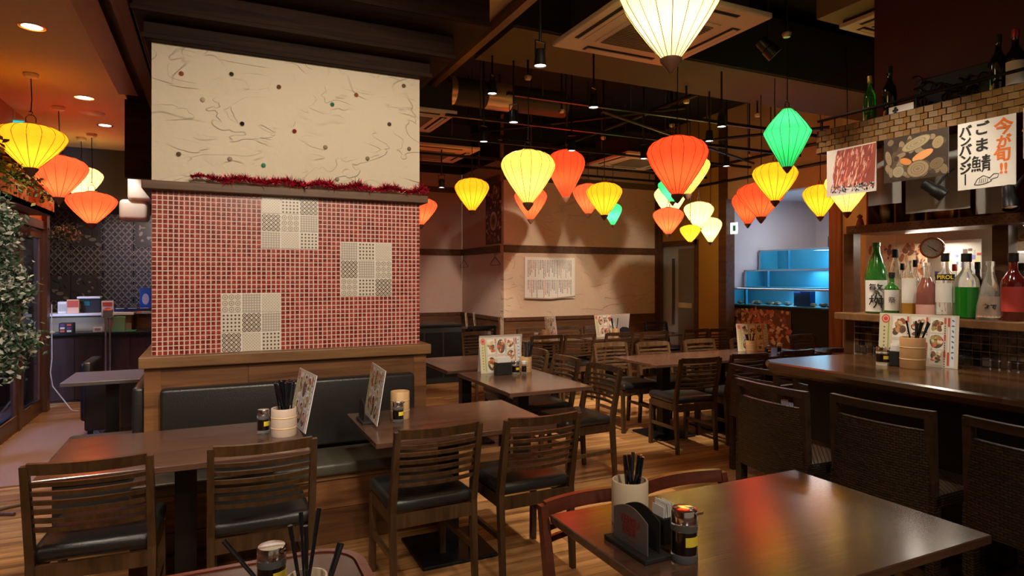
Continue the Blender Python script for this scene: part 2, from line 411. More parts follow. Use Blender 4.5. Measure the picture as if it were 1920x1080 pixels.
for (c0,c1,r0,r1),od in zip(pans,orders):
    X0=PX0+c0*pw; X1=PX0+c1*pw; Z0=GZ0+r0*ph; Z1=GZ0+r1*ph; w=(X1-X0)/3; h=(Z1-Z0)/3
    MB().box((X0,PY-.0085,Z0),(X1,PY-.004,Z1)).build('panel_grout',M_PAPER,pil)
    for i in range(3):
        for j in range(3):
            piece('pattern_tile',PM[od[(2-j)*3+i]],(X0+i*w+.003,PY-.014,Z0+j*h+.003),(X0+(i+1)*w-.003,PY-.006,Z0+(j+1)*h-.003),pil)
# glass beads pressed in the plaster
beads=[(340,138,(.30,.06,.02)),(434,139,(.03,.03,.02)),(523,163,(.16,.05,.03)),(380,187,(.45,.38,.25)),(668,178,(.32,.07,.03)),(623,196,(.02,.16,.07)),(757,161,(.16,.09,.05)),
 (454,232,(.01,.012,.02)),(552,246,(.25,.015,.015)),(335,289,(.12,.07,.04)),(431,298,(.35,.25,.2)),(730,233,(.05,.05,.05)),(494,310,(.03,.25,.12)),(610,276,(.30,.24,.14)),(689,297,(.26,.22,.1)),(767,279,(.2,.18,.1)),(632,336,(.3,.24,.2))]
bmv={}
for i,(x,y,c) in enumerate(beads):
    m=mat('bead_glass_%d'%i,c,.1,coat=1); b=MB().lathe([(.0005,-.014),(.009,-.011),(.014,-.004),(.014,.004),(.009,.011),(.0005,.014)],10)
    b.build('glass_bead',m,pil,True,loc=atY(x,y,PY-.004),rot=(PI/2,0,0))
# stepped dark timber capital
for k,(xa,xb,yf,z0,z1) in enumerate([(-.36,1.33,4.09,2.85,2.95),(-.40,1.45,3.95,2.95,3.10),(-.43,1.60,3.70,3.10,3.35)]):
    MB().rbox((xa,yf,z0),(xb,PY+1.3+k*.1,z1),.008).build('corbel',M_DARKW,pil)
    MB().rbox((xa-.008,yf-.012,z0),(xb+.008,yf,z0+.03),.004).build('corbel_moulding',M_DARKW,pil)
MB().box((1.80,3.2,3.26),(1.86,6.5,3.34)).build('side_soffit',M_BROWN,pil)

# tinsel garland on the pillar shelf
tb=MB(); rr=random.Random(3)
p0=Vector((atY(358,335,PY-.05).x,PY-.065,2.078)); p1=Vector((PX1+.035,PY-.065,2.072))
for i in range(4200):
    t=rr.random(); c=p0.lerp(p1,t)+Vector((0,0,.012*math.sin(t*40)+.004))
    d=Vector((rr.gauss(0,1),rr.gauss(0,.8),rr.gauss(0,1))).normalized(); l=rr.uniform(.03,.068)*(1 if t>.06 else .5)*(.75+.35*math.sin(t*31)*math.sin(t*77))
    s_=d.cross(Vector((rr.gauss(0,1),rr.gauss(0,1),rr.gauss(0,1)))).normalized()*.0038
    if c.y+d.y*l>PY-.004: d.y=-abs(d.y)
    if c.z+d.z*l<2.054 and c.y+d.y*l>PY-.08: d.z=abs(d.z)
    e=c+d*l
    tb.add([c-s_,c+s_,e],[(0,1,2)],rr.choice([0,0,1]))
o=tb.build('tinsel_garland',[mat('red_tinsel',(.60,.015,.05),.3,.6),mat('dark_tinsel',(.10,.006,.012),.3,.8)])
tag(o,'dark red tinsel garland lying along the pillar shelf above the mosaic','garland')

# booth bench in front of the pillar ------------------------------------
bn=thing('booth_bench','long black leather bench with board front against the mosaic pillar','bench',(0,0,0))
MB().box((-.36,3.70,.02),(1.30,4.11,.34)).build('carcass',M_BLKP,bn)
for i in range(2):
    z0=.02+i*.165
    for a,b in ((-.38,.45),(.45,1.32)):
        piece('front_board',M_PILW,(a+.001,3.675,z0+.002),(b-.001,3.70,z0+.163),bn)
piece('kick_rail',M_PILW,(-.38,3.64,0),(1.32,3.675,.08),bn)
piece('seat_rail',M_LEDGE,(-.38,3.665,.352),(1.32,3.70,.375),bn)
MB().rbox((-.38,3.64,.376),(1.32,4.02,.45),.022,n=3).build('seat',M_OLIVE,bn,True)
MB().rbox((-.27,4.02,.455),(1.20,4.112,.87),.02,n=3).build('backrest',M_LEA,bn,True)
bl=thing('side_bench','olive leather bench with black backrest on the left side of the pillar','bench',(0,0,0))
MB().box((-.80,4.2,.0),(-.36,5.0,.36)).build('base',M_BLKP,bl)
MB().rbox((-.86,4.16,.362),(-.42,5.04,.45),.02,n=3).build('seat',M_OLIVE,bl,True)
MB().rbox((-.42,4.16,.455),(-.353,5.04,.87),.02,n=3).build('backrest',M_LEA,bl,True)

# back walls -------------------------------------------------------------
def wains(parent,axis,a,b,c,depth,z1):
    """horizontal boards over a wall from a to b along axis, face at c, thickness depth (signed)"""
    k=0; z=0
    while z<z1-.01:
        t=min(z+.18,z1)
        s_=a
        while s_<b-.01:
            e=min(b,s_+rnd.uniform(1.2,1.9))
            if b-e<.3: e=b
            if axis==0: piece('board',M_BOUND,(s_+.001,min(c,c+depth),z+.0015),(e-.001,max(c,c+depth),t-.0015),parent)
            else: piece('board',M_BOUND,(min(c,c+depth),s_+.001,z+.0015),(max(c,c+depth),e-.001,t-.0015),parent)
            s_=e
        z=t
def backwall(name,axis,a,b,c,out,m):
    """out = +-1 direction of the room along the other axis"""
    t=.12
    if axis==0: lo,hi=(a,min(c,c-out*t),0),(b,max(c,c-out*t),3.9)
    else: lo,hi=(min(c,c-out*t),a,0),(max(c,c-out*t),b,3.9)
    w=struct(name,MB().box(lo,hi),m)
    wains(w,axis,a,b,c,out*.02,.86)
    def strip(n,z0,z1,d,mm):
        if axis==0: MB().box((a,min(c,c+out*d),z0),(b,max(c,c+out*d),z1)).build(n,mm,w)
        else: MB().box((min(c,c+out*d),a,z0),(max(c,c+out*d),b,z1)).build(n,mm,w)
    strip('cap_rail',.86,.91,.045,M_BROWN); strip('picture_rail',1.87,1.975,.03,M_BROWN)
    strip('top_band',2.93,3.02,.035,M_FASC); strip('upper_band',3.25,3.9,.015,M_BLKP)
    return w
backwall('wall_back',0,3.84,6.65,8.38,-1,M_PLB)
backwall('wall_recess_side',1,8.50,10.08,3.84,-1,M_PINK)
backwall('wall_recess_back',0,1.9,3.84,10.1,-1,M_PINK)
struct('wall_recess_left',MB().box((1.78,6.7,0),(1.9,10.2,3.9)),M_PINK)
struct('trim_4',MB().box((6.58,8.33,0),(6.65,8.38,3.2)).box((6.60,8.26,0),(6.66,8.33,3.2)),M_BROWN)
# right wall: ochre part, door, jamb, opening to the tank alcove, pale part
XR=6.65
struct('wall_right_ochre',MB().box((XR,6.97,0),(XR+.12,7.50,3.9)).box((XR,7.50,2.02),(XR+.12,8.5,3.9)),M_OCH)
dr=struct('door_1',MB().box((XR+.06,7.50,0),(XR+.09,8.38,2.0)),mat('pale_door',(.45,.50,.56),.4))
MB().box((XR+.035,7.56,.1),(XR+.058,7.92,1.95)).build('door_leaf',mat('grey_door',(.20,.18,.15),.5),dr)
MB().box((XR+.03,8.03,.75),(XR+.058,8.07,1.8)).build('slot_window',mat('dark_slot',(.08,.09,.1),.2),dr)
MB().box((XR+.02,7.60,1.02),(XR+.034,7.9,1.10)).build('push_plate',mat('plate',(.6,.5,.3),.4),dr)
MB().box((XR-.01,7.45,2.0),(XR+.06,8.38,2.08)).box((XR-.01,7.42,0),(XR+.06,7.50,2.08)).build('door_frame',M_BROWN,dr)
struct('trim_5',MB().box((XR-.03,6.82,0),(XR+.13,6.97,3.9)),M_BROWN)
struct('trim_6',MB().box((XR-.03,5.0,0),(XR+.13,5.16,3.0)),M_POST)
struct('wall_right_lintel',MB().box((XR,5.0,2.62),(XR+.12,6.82,3.9)),mat('tan_wall',(.55,.36,.25),.7))
struct('wall_right_pale',MB().box((XR,2.9,0),(XR+.12,5.0,3.9)),mat('pale_wall',(.60,.47,.38),.7))
al=struct('wall_alcove',MB().box((XR+.1,7.1,0),(9,7.2,2.8)).box((8.8,4.9,0),(8.9,7.2,2.8)).box((XR+.1,4.7,0),(9,4.8,2.8)),M_GREYW)
struct('ceiling_alcove',MB().box((XR+.12,4.7,2.7),(9,7.2,2.8)),M_GREYW)

# left wall: glazed timber doors along X=-1.72
XL=-1.72
lw=struct('wall_left',MB().box((XL-.1,-2,2.12),(XL,8.6,3.1)),mat('orange_plaster',(.50,.24,.09),.75,bump=.4,bs=40))
M_LW=wood('door_wood',(.085,.036,.018),(.17,.08,.04),2,.35,True,.8,.2)
M_NIGHT=mat('door_glass',(.25,.3,.4),.05,0,trans=1,ior=1.15)
for i,(y0,y1) in enumerate([(5.15,6.35),(6.45,7.62),(7.72,8.55)]):
    d=struct('window_%d'%(i+1),MB().box((XL-.03,y0+.09,.16),(XL-.02,y1-.09,1.93)),M_NIGHT)
    for nme,a,b in (('stile',(XL-.05,y0,0),(XL,y0+.09,2.03)),('stile',(XL-.05,y1-.09,0),(XL,y1,2.03)),('rail',(XL-.05,y0+.09,0),(XL,y1-.09,.16)),('rail',(XL-.05,y0+.09,1.93),(XL,y1-.09,2.03))):
        piece(nme,M_LW,a,b,d)
    piece('glazing_bead',M_CHROME,(XL-.019,y0+.09,.16),(XL+.004,y1-.09,.172),d)
struct('trim_7',MB().box((XL-.08,5.0,2.03),(XL+.03,8.62,2.12)).box((XL-.06,6.35,0),(XL+.01,6.45,2.03)).box((XL-.06,7.62,0),(XL+.01,7.72,2.03)).box((XL-.08,8.55,0),(XL+.05,8.68,2.9)),M_LW)
struct('wall_left_front',MB().box((XL-.1,-2,0),(XL,5.0,2.12)),M_LW)
struct('wall_far_left',MB().box((-4.2,11.2,0),(2,11.3,3.1)),mat('dark_tile_bed',(.02,.018,.018),.5))
struct('wall_far_side',MB().box((XL-.6,8.68,0),(XL-.5,11.2,3.1)),mat('mauve_wall',(.16,.09,.09),.6))
struct('bulkhead',MB().box((-1.9,9.3,2.45),(1.8,9.5,3.1)).box((-1.9,9.5,2.45),(1.8,11.2,2.5)),mat('dark_olive',(.045,.035,.025),.7))
# blue dusk street beyond the doors
struct('pavement_outside',MB().box((-6,-3,-.06),(-1.85,12.5,-.01)),mat('asphalt',(.06,.065,.075),.8))
lamp('dusk_fill','AREA',(-3.4,6.3,2.6),220,(.35,.5,1),1.2,(-2.6,6.5,0))  # blue area light added outside to stand in for dusk light
lamp('downlight_or_fill','SPOT',(-.6,10.1,2.42),38,NEUT,.04,(-1.0,11.2,1.5),100)  # added fill without a fixture, brings the dark far tiles out
lamp('downlight_or_fill','SPOT',(-1.0,8.6,3.05),45,NEUT,.04,(-1.0,9.5,.9),60)  # added fill that brightens the reception counter, no fixture modelled
# carved relief tiles on the far wall
wf=bpy.data.objects['wall_far_left']
def relief(kind):
    b=MB().box((-.195,0,-.195),(.195,.02,.195)); r2=random.Random(kind)
    if kind==0:
        for i in range(-4,5):
            for s in (1,-1):
                for j in range(-3,4):
                    if (i+j*s)%2: continue
                    cx=i*.045; cz=j*.058
                    M=Matrix.Translation((cx,-.006,cz))@Matrix.Rotation(s*PI/4 if (i//2+j)%2 else -s*PI/4,4,'Y')
                    b.box((-.055,-.006,-.005),(.055,.006,.005),1,None,M)
    else:
        for i in range(26):
            cx=r2.uniform(-.16,.16); cz=r2.uniform(-.16,.16)
            b.ell(cx,cz,r2.uniform(.015,.05),r2.uniform(.01,.03),None,.004+i*.0003,8,r2.uniform(0,3),1 if i%3==0 else 0)
    return b.mesh('relief_tile',[M_RT,M_RT2])
M_RT=mat('relief_glaze',(.05,.04,.042),.35,.2); M_RT2=mat('relief_line',(.20,.165,.155),.35,.3)
rm=[relief(0),relief(1),relief(2)]
for i in range(9):
    for j in range(6):
        o=bpy.data.objects.new('relief_tile',rm[rnd.choice([0,0,1,2])]); C.objects.link(o); o.parent=wf
        o.location=(-2.1+i*.40,11.175,.55+j*.40)
struct('trim_8',MB().box((-2.06,9.9,0),(-1.96,10.1,2.45)),mat('gold_post',(.38,.26,.12),.5))
struct('trim_9',MB().box((-2.22,9.6,0),(-2.10,9.7,2.45)),mat('lilac_post',(.40,.36,.50),.25,.3))
struct('column_far',MB().box((-1.98,9.75,0),(-1.90,9.85,2.45)),mat('brown_post',(.12,.05,.04),.4))

# ================================================================ CEILING EQUIPMENT (dark side)
struct('duct_beam_dark_sheet',MB().box((1.9,3.96,3.262),(8.9,3.98,3.75)),M_CEILK)  # black sheet laid over the beam front so that face stays dark
struct('duct_beam',MB().box((1.9,3.98,3.25),(8.9,4.70,3.75)),mat('tan_beam',(.085,.055,.03),.8,bump=.2,bs=12))
struct('bar_soffit',MB().box((4.1,2.85,3.44),(6.6,3.3,3.9)),mat('olive_soffit',(.22,.17,.075),.8))
def cassette(label,cx,cy,w=.94,z=3.0,rz=0,bh=.3):
    t=thing('ceiling_air_conditioner',label,'air conditioner',(cx,cy,z),rz)
    f=MB(); h=w/2; i=.25
    f.rbox((-h,-h,0),(h,h,.035),.008); f.build('panel',M_AC,t)
    MB().rbox((-i-.02,-i-.02,-.008),(i+.02,i+.02,.002),.004).build('grille_frame',M_AC,t)
    g_=MB()
    for k in range(22): g_.box((-i+.01,-i+.015+k*.0225,-.014),(i-.01,-i+.027+k*.0225,-.008))
    g_.build('grille',M_ACD,t)
    for k in range(4):
        a=k*PI/2; M=Matrix.Rotation(a,4,'Z')
        MB().box((-.27,-h+.05,-.003),(.27,-h+.115,.0),0,None,M).build('outlet',M_BLKP,t)
        MB().box((-.26,-h+.07,-.012),(.26,-h+.098,-.006),0,None,M).build('louvre',M_AC,t)
    MB().box((-.38,-.38,.035),(.38,.38,bh)).build('body',M_BLKP,t)
    for sx in(-1,1):
        for sy in(-1,1): MB().tube([(sx*.36,sy*.36,.03),(sx*.36,sy*.36,3.9-z if bh>.1 else .06)],.006,6).build('hanger_rod',M_BLACK,t)
    return t
cassette('large square ceiling air conditioner behind the big pale yellow lantern',2.46,3.12)
cassette('square air conditioner just right of the pillar top, lit orange',1.62+.02,5.95,.84,3.02)
cassette('square air conditioner right of the pillar, over the yellow lantern',2.38,7.35,.94,3.0)
cassette('square air conditioner at the back wall behind the largest red lantern',5.0,6.75,.94,3.0)
cassette('square air conditioner beside the dark red wall top right',4.68,2.85,.8,3.38,bh=.06)
for i,(Y_,x0,x1,z) in enumerate([(4.95,2.3,6.6,3.08),(5.55,1.95,6.6,3.0),(6.35,1.95,6.6,2.98),(7.2,1.95,6.6,2.96),(7.9,1.95,6.6,2.98)]):
    t=thing('lighting_track',['lighting track nearest to the tan duct beam','lighting track passing over the red lanterns','lighting track above the pale yellow lantern','lighting track in front of the back wall conditioner','lighting track nearest the back wall'][i],'track',(0,0,0))
    MB().box((x0,Y_-.017,z),(x1,Y_+.017,z+.03)).build('rail',M_BLACK,t)
    x=x0+.35
    while x<x1: 
        MB().tube([(x,Y_,z+.03),(x,Y_,3.9)],.008,6).build('drop_rod',mat('grey_rod',(.10,.09,.08),.5,.4),t); x+=.95
pw_=[('diagonal dark conduit over the middle tables',[(2.2,7.9,3.25),(4.4,5.1,3.25)],.018),
     ('diagonal dark conduit nearer the aquarium side',[(4.2,8.0,3.2),(6.3,4.9,3.2)],.018),
     ('long dark sprinkler pipe along the room depth',[(4.3,4.8,3.3),(4.3,8.3,3.3)],.025),
     ('dark pipe across the wall above the aquarium opening',[(6.55,4.8,2.86),(6.55,8.2,2.86)],.02),
     ('second dark pipe above the aquarium opening',[(6.52,4.8,3.1),(6.52,8.2,3.1)],.02),
     ('thin branch pipe running to the green lantern side',[(3.2,4.85,3.02),(6.5,6.2,3.02)],.016)]
for l,p,r in pw_: tag(MB().tube(p,r,8).build('ceiling_pipe',M_BLACK),l,'pipe')
dk=thing('spiral_duct','fat dark round duct with bright foil bands right of the pillar','duct',(0,0,0))
MB().tube([(1.95,6.05,3.40),(3.5,6.05,3.40)],.14,18).build('duct_body',mat('duct_grey',(.06,.05,.04),.5,.3),dk,True)
for xx,w in ((2.15,.06),(2.55,.28)): MB().tube([(xx,6.05,3.40),(xx+w,6.05,3.40)],.144,18).build('foil_band',mat('foil',(.95,.75,.5),.3,.8),dk,True)
# cable tray lattice over right back
tr=thing('cable_tray','dark ladder cable tray hanging at the far end of the ceiling','cable tray',(0,0,0))
MB().bar((2.0,7.55,3.35),(6.4,7.55,3.35),.02,.06).build('side_rail',M_BLACK,tr); MB().bar((2.0,7.8,3.35),(6.4,7.8,3.35),.02,.06).build('side_rail',M_BLACK,tr)
for k in range(15): MB().bar((2.1+k*.3,7.55,3.35),(2.1+k*.3,7.8,3.35),.02,.02).build('rung',M_BLACK,tr)

def spot(px,py,z,label,top=3.02,to=None,power=0,grp='black track spotlights'):
    p=atZ(px,py,z); t=thing('track_spotlight',label,'spotlight',p,0,grp)
    t.rotation_euler=(0,0,rnd.uniform(0,3))
    MB().lathe([(.028,.10),(.032,.09),(.034,.05),(.040,0),(.036,0.0),(.034,.012),(.001,.012)],16,cap=False).build('housing',M_BLACK,t,True)
    MB().lathe([(.001,.006),(.033,.006),(.033,.009),(.001,.009)],16,cap=False).build('lens',M_LENS,t)
    MB().box((-.04,-.004,.06),(-.036,.004,.15)).box((.036,-.004,.06),(.04,.004,.15)).box((-.04,-.006,.145),(.04,.006,.152)).build('yoke',M_BLACK,t)
    MB().tube([(0,0,.15),(0,0,ceil_z(p.x,p.y)-z)],.008,6).build('stem',M_BLACK,t)
    if power: lamp('spot_beam','SPOT',p+Vector((0,0,-.02)),power*1.9,NEUT,.03,to if to else (p.x,p.y,0),46,.5)
    return t
spot(1013,124,2.78,'black can spotlight, nearest, left of the big air conditioner',3.05,(2.0,3.6,.5),60)
spot(963,230,2.75,'black spotlight under the foil duct, second nearest',3.0,(2.4,4.8,0),70)
spot(923,176,2.95,'black spotlight just right of the spiral duct foil',3.2,(2.0,4.6,0),40)
spot(1113,202,2.78,'black spotlight below the big air conditioner edge',3.0,(3.6,5.3,.4),110)
spot(907,266,2.75,'black spotlight above the small yellow lantern',2.98,(2.6,6.4,0),60)
spot(828,352,2.55,'black spotlight hanging low right beside the pillar',3.0,(3.3,8.3,.8),30)
spot(1072,283,2.72,'black spotlight above the upper red lantern',3.0,(4.2,8.37,1.3),70)
spot(1207,298,2.70,'black spotlight in front of the back air conditioner',3.0,(4.9,6.9,0),60)
spot(1353,238,2.78,'black spotlight right of the largest red lantern',3.0,(4.2,5.2,.5),110)
spot(1362,312,2.70,'black spotlight before the ochre wall',2.98,(5.6,8.3,1.3),40)
spot(1330,265,2.78,'tilted black spotlight with lit rim near the largest red lantern',3.0,(4.6,5.8,0),60)
# tilted adjustable spotlight at right top and two at the bar hood
def tiltspot(p,d,label,L=.13,r=.042,power=0,to=None,arm=None):
    arm=arm or (0,0,ceil_z(p[0],p[1])-p[2])
    t=thing('track_spotlight',label,'spotlight',p,0,'black track spotlights')
    q=Vector(d).normalized().to_track_quat('-Z','Y').to_euler()
    o=MB().lathe([(.001,L*.5),(r*.7,L*.5),(r*.78,L*.42),(r*.8,L*.05),(r*.95,0),(r,-L*.45),(r*.9,-L*.45),(r*.85,-L*.4)],18,cap=False).build('housing',M_BLACK,t,True); o.rotation_euler=q
    o=MB().lathe([(.001,-L*.38),(r*.85,-L*.38)],18,cap=False).build('lens',M_LENS if power else M_CHROME,t); o.rotation_euler=q
    MB().tube([(0,0,0),(arm[0]*.5,arm[1]*.5,arm[2]*.6),arm],.007,6).build('stem',M_BLACK,t)
    if power: lamp('spot_beam','SPOT',Vector(p)+Vector(d).normalized()*.08,power,NEUT,.03,to,60,.7)
tiltspot(atZ(1440,90,2.95),(.5,-.3,-.6),'tilted black spotlight high up between the beam and the air conditioner',.14,.05,60,(3.2,2.6,1.0))

SPR=sorted([(990,143),(1053,206),(1287,188),(1260,233),(1131,257),(937,263),(1475,62),(1420,214),(1405,290)])
for k,(x,y) in enumerate(SPR):
    p=atZ(x,y,3.12); t=thing('sprinkler_head','small pale sprinkler head under the dark ceiling, '+['leftmost','second from left','third from left','fourth from left','fifth from left','sixth from left','seventh from left','eighth from left','rightmost'][k],'sprinkler',p,0,'ceiling sprinkler heads')
    MB().lathe([(.001,-.03),(.022,-.028),(.030,-.012),(.030,0),(.012,.01)],14,cap=False).build('deflector',mat('sprinkler_metal',(.62,.48,.32),.35,.5),t,True); MB().tube([(0,0,0),(0,0,ceil_z(p.x,p.y)-3.12)],.009,6).build('drop_pipe',M_BLACK,t)
# ================================================================ DOWNLIGHTS of the left bay
for i,(x,y,nm) in enumerate([(60,50,'nearest round recessed downlight in the tan ceiling'),(158,183,'second round recessed downlight in the tan ceiling'),(197,235,'third round recessed downlight in the tan ceiling'),(240,302,'farthest small downlight in the tan ceiling')]):
    p=atZ(x,y,3.1); t=thing('downlight',nm,'downlight',p)
    MB().lathe([(.058,-.003),(.075,-.004),(.075,0),(.058,0)],24,cap=False).build('trim_ring',M_CHROME,t,True)
    MB().lathe([(.001,-.002),(.057,-.002)],20,cap=False).build('lens',mat('dim_lens',(1,.9,.8),.3,emit=7,ecol=(1,.9,.78)),t)
    lamp('downlight_or_fill','SPOT',p+Vector((0,0,-.05)),[50,45,45,25][i],WARM,.05,(p.x,p.y,0),95)
p=atZ(172,211,3.1); t=thing('ceiling_speaker','round cream ceiling cover between the recessed downlights','speaker',p)
MB().lathe([(.001,-.014),(.10,-.012),(.115,0)],28,cap=False).build('cover',M_AC,t,True)

# ================================================================ LANTERNS
LC={'pale':((1,.78,.22),(1,.66,.10)),'yellow':((1,.46,.03),(1,.36,.008)),'red':((1,.13,.04),(1,.034,.012)),'orange':((1,.17,.06),(1,.055,.022)),'green':((.08,.75,.22),(.008,.50,.11)),'white':((1,.85,.45),(1,.86,.30))}
LE={'pale':.95,'yellow':.90,'red':1.15,'orange':1.10,'green':.6,'white':.95}
def shade_mat(k):
    n='silk_'+k
    if n in MC: return MC[n]
    m=bpy.data.materials.new(n); m.use_nodes=True; t=m.node_tree; N=t.nodes; L=t.links; N.clear()
    out=N.new('ShaderNodeOutputMaterial'); tr=N.new('ShaderNodeBsdfTranslucent'); em=N.new('ShaderNodeEmission'); ad=N.new('ShaderNodeAddShader')
    tc=N.new('ShaderNodeTexCoord'); nz=N.new('ShaderNodeTexNoise'); nz.inputs['Scale'].default_value=22; nz.inputs['Detail'].default_value=5
    L.new(tc.outputs['Object'],nz.inputs[0]); mr=N.new('ShaderNodeMapRange'); mr.inputs[1].default_value=.3; mr.inputs[2].default_value=.7; mr.inputs[3].default_value=.8; mr.inputs[4].default_value=1.1; L.new(nz.outputs['Fac'],mr.inputs[0])
    a,b=LC[k]; tr.inputs[0].default_value=(*a,1); em.inputs[0].default_value=(*b,1)
    mu=N.new('ShaderNodeMath'); mu.operation='MULTIPLY'; mu.inputs[1].default_value=LE[k]*.52; L.new(mr.outputs[0],mu.inputs[0]); L.new(mu.outputs[0],em.inputs[1])
    L.new(tr.outputs[0],ad.inputs[0]); L.new(em.outputs[0],ad.inputs[1]); L.new(ad.outputs[0],out.inputs[0])
    MC[n]=m; return m
M_RIBW=mat('lantern_rib',(.16,.06,.015),.7)
PROF=[(.22,0),(.42,-.03),(.64,-.10),(.82,-.21),(.95,-.37),(1.0,-.53),(.975,-.68),(.87,-.93),(.69,-1.24),(.49,-1.54),(.30,-1.81),(.17,-1.98)]
DIAM=[(.20,0),(.45,-.25),(.80,-.72),(1.0,-1.05),(.97,-1.18),(.70,-1.75),(.40,-2.3),(.22,-2.65)]
SH={}
def lantern(px,w,ytop,ytip,kind,label,dia=.44,top=3.0,shape='balloon',zc=None,power=.95):
    zc=zc or dia*F/w; Rr=w*zc/F/2
    tip=atD(px,ytip,zc); topp=atD(px,ytop,zc); Hh=(topp.z-tip.z)
    prof=PROF if shape=='balloon' else DIAM; span=-prof[-1][1]
    k=(Hh-.14*Rr*2)/span                                       # vertical scale of the shade
    t=thing('silk_lantern',label,'lantern',topp,rnd.uniform(0,.3),'silk lanterns over the room')
    P=[(r*Rr,z*k) for r,z in prof]
    MB().lathe(P,64,lobes=32,amp=.035,cap=False).build('shade',shade_mat(kind),t,True)
    rb=MB()
    for j in range(16):
        a=2*PI*j/16; rb.tube([(r*math.cos(a)*1.0,r*math.sin(a)*1.0,z) for r,z in P],.0011+Rr*.004,4,caps=False)
    rb.build('ribs',M_RIBW,t)
    zb=P[-1][1]; f=Rr
    MB().lathe([(.16*f,zb+.03*f),(.21*f,zb),(.20*f,zb-.06*f),(.12*f,zb-.16*f),(.10*f,zb-.2*f),(.04*f,zb-.27*f),(.001,zb-.29*f)],16).build('finial',mat('finial_wood',(.13,.055,.03),.4),t,True)
    MB().lathe([(.24*f,.0),(.25*f,.03*f),(.20*f,.06*f),(.001,.07*f)],16,cap=False).build('cap_ring',M_GOLD,t,True)
    wi=MB(); wi.tube([(-.13*f,0,.05*f),(-.13*f,0,.24*f),(-.06*f,0,.33*f),(.06*f,0,.33*f),(.13*f,0,.24*f),(.13*f,0,.05*f)],.0035,6)
    wi.tube([(.0,0,.33*f),(.05*f,0,.40*f),(.0,0,.47*f),(-.05*f,0,.42*f)],.0035,6); wi.build('wire_hook',M_BLACK,t)
    top=ceil_z(topp.x,topp.y); zt=top-topp.z
    MB().tube([(0,0,.42*f),(.006,0,(.42*f+zt)*.4),(0,.004,(.42*f+zt)*.7),(0,0,zt)],.004,6).build('cord',M_BLACK,t)
    if top<3.2 and topp.x<0: MB().lathe([(.05,zt),(.055,zt-.01),(.045,zt-.03),(.02,zt-.04),(.001,zt-.04)],16,cap=False).build('ceiling_cup',M_CREAM,t,True)
    lamp('lantern_bulb','POINT',topp+Vector((0,0,-1.0*k)),power,(1,.80,.50) if kind!='green' else (.8,1,.85),.03)
    return t
LT=3.0
lantern(1258,196,-72,138,'white','biggest pale yellow lantern, cut off by the top edge of the view',.5,3.05,power=2.2)
lantern(990,102,283,395,'pale','large pale yellow lantern right of the pillar, overlapping a red one',.44,3.0)
lantern(1061,72,282,380,'red','red lantern directly right of the large pale yellow one',.44,3.0)
lantern(995,62,352,420,'orange','orange-red lantern half hidden below the large pale yellow one',.40,2.98)
lantern(885,65,335,404,'yellow','yellow lantern hanging alone before the pink wall',.40,2.98)
lantern(1103,58,345,409,'orange','orange-red lantern left of the small yellow one and green one',.38,2.98)
lantern(1133,67,343,413,'yellow','yellow lantern between an orange-red and a small green lantern',.38,2.96)
lantern(1149,34,381,427,'green','small green lantern low behind the yellow one in the middle',.24,2.96)
lantern(1270,113,257,381,'red','largest red lantern in the middle of the view',.44,3.0)
lantern(1288,84,290,376,'pale','pale yellow lantern half hidden behind the largest red one',.42,3.0)
lantern(1261,54,335,386,'green','small green lantern peeping out left behind the largest red one',.30,2.98)
lantern(1257,60,348,414,'white','pale lantern under the largest red one, above an orange one',.40,2.98)
lantern(1253,57,390,447,'orange','orange lantern lowest left under the largest red one',.38,2.96,zc=7.0)
lantern(1310,55,379,436,'white','pale lantern topmost of the low cluster of three',.36,2.96)
lantern(1294,38,422,459,'yellow','small yellow lantern lower left of the low cluster of three',.26,2.96,zc=7.2)
lantern(1332,42,408,460,'white','whitish lantern lower right of the low cluster of three',.28,2.96,zc=8.7)
lantern(1402,58,360,428,'red','red lantern leftmost of the group before the aquarium alcove',.38,3.0)
lantern(1427,86,343,419,'red','larger red lantern in the group before the aquarium alcove',.44,3.0)
lantern(1453,81,306,388,'yellow','yellow lantern under the green diamond one',.38,3.0)
lantern(1476,84,205,325,'green','green diamond-shaped lantern high near the bar hood',.36,3.05,'diamond',power=1.1)
lantern(1538,62,347,415,'yellow','yellow lantern left of the shrimp picture',.36,3.0)
lantern(1588,78,322,409,'pale','pale lantern half hidden by the shrimp picture',.38,3.0)
lantern(789,62,372,430,'orange','orange lantern half hidden behind the right edge of the pillar',.40,2.98)
lantern(58,117,235,332,'yellow','big yellow lantern farthest left under the tan ceiling',.49,3.1,power=1.3)
lantern(110,96,293,384,'orange','orange-red lantern behind the leftmost yellow one',.48,3.1,power=1.3)
lantern(152,72,313,383,'white','pale lantern between the two orange-red ones on the left',.44,3.1,power=1.3)
lantern(172,84,361,431,'orange','orange-red lantern lowest on the left, before the dark tiled wall',.50,3.1,power=1.3)
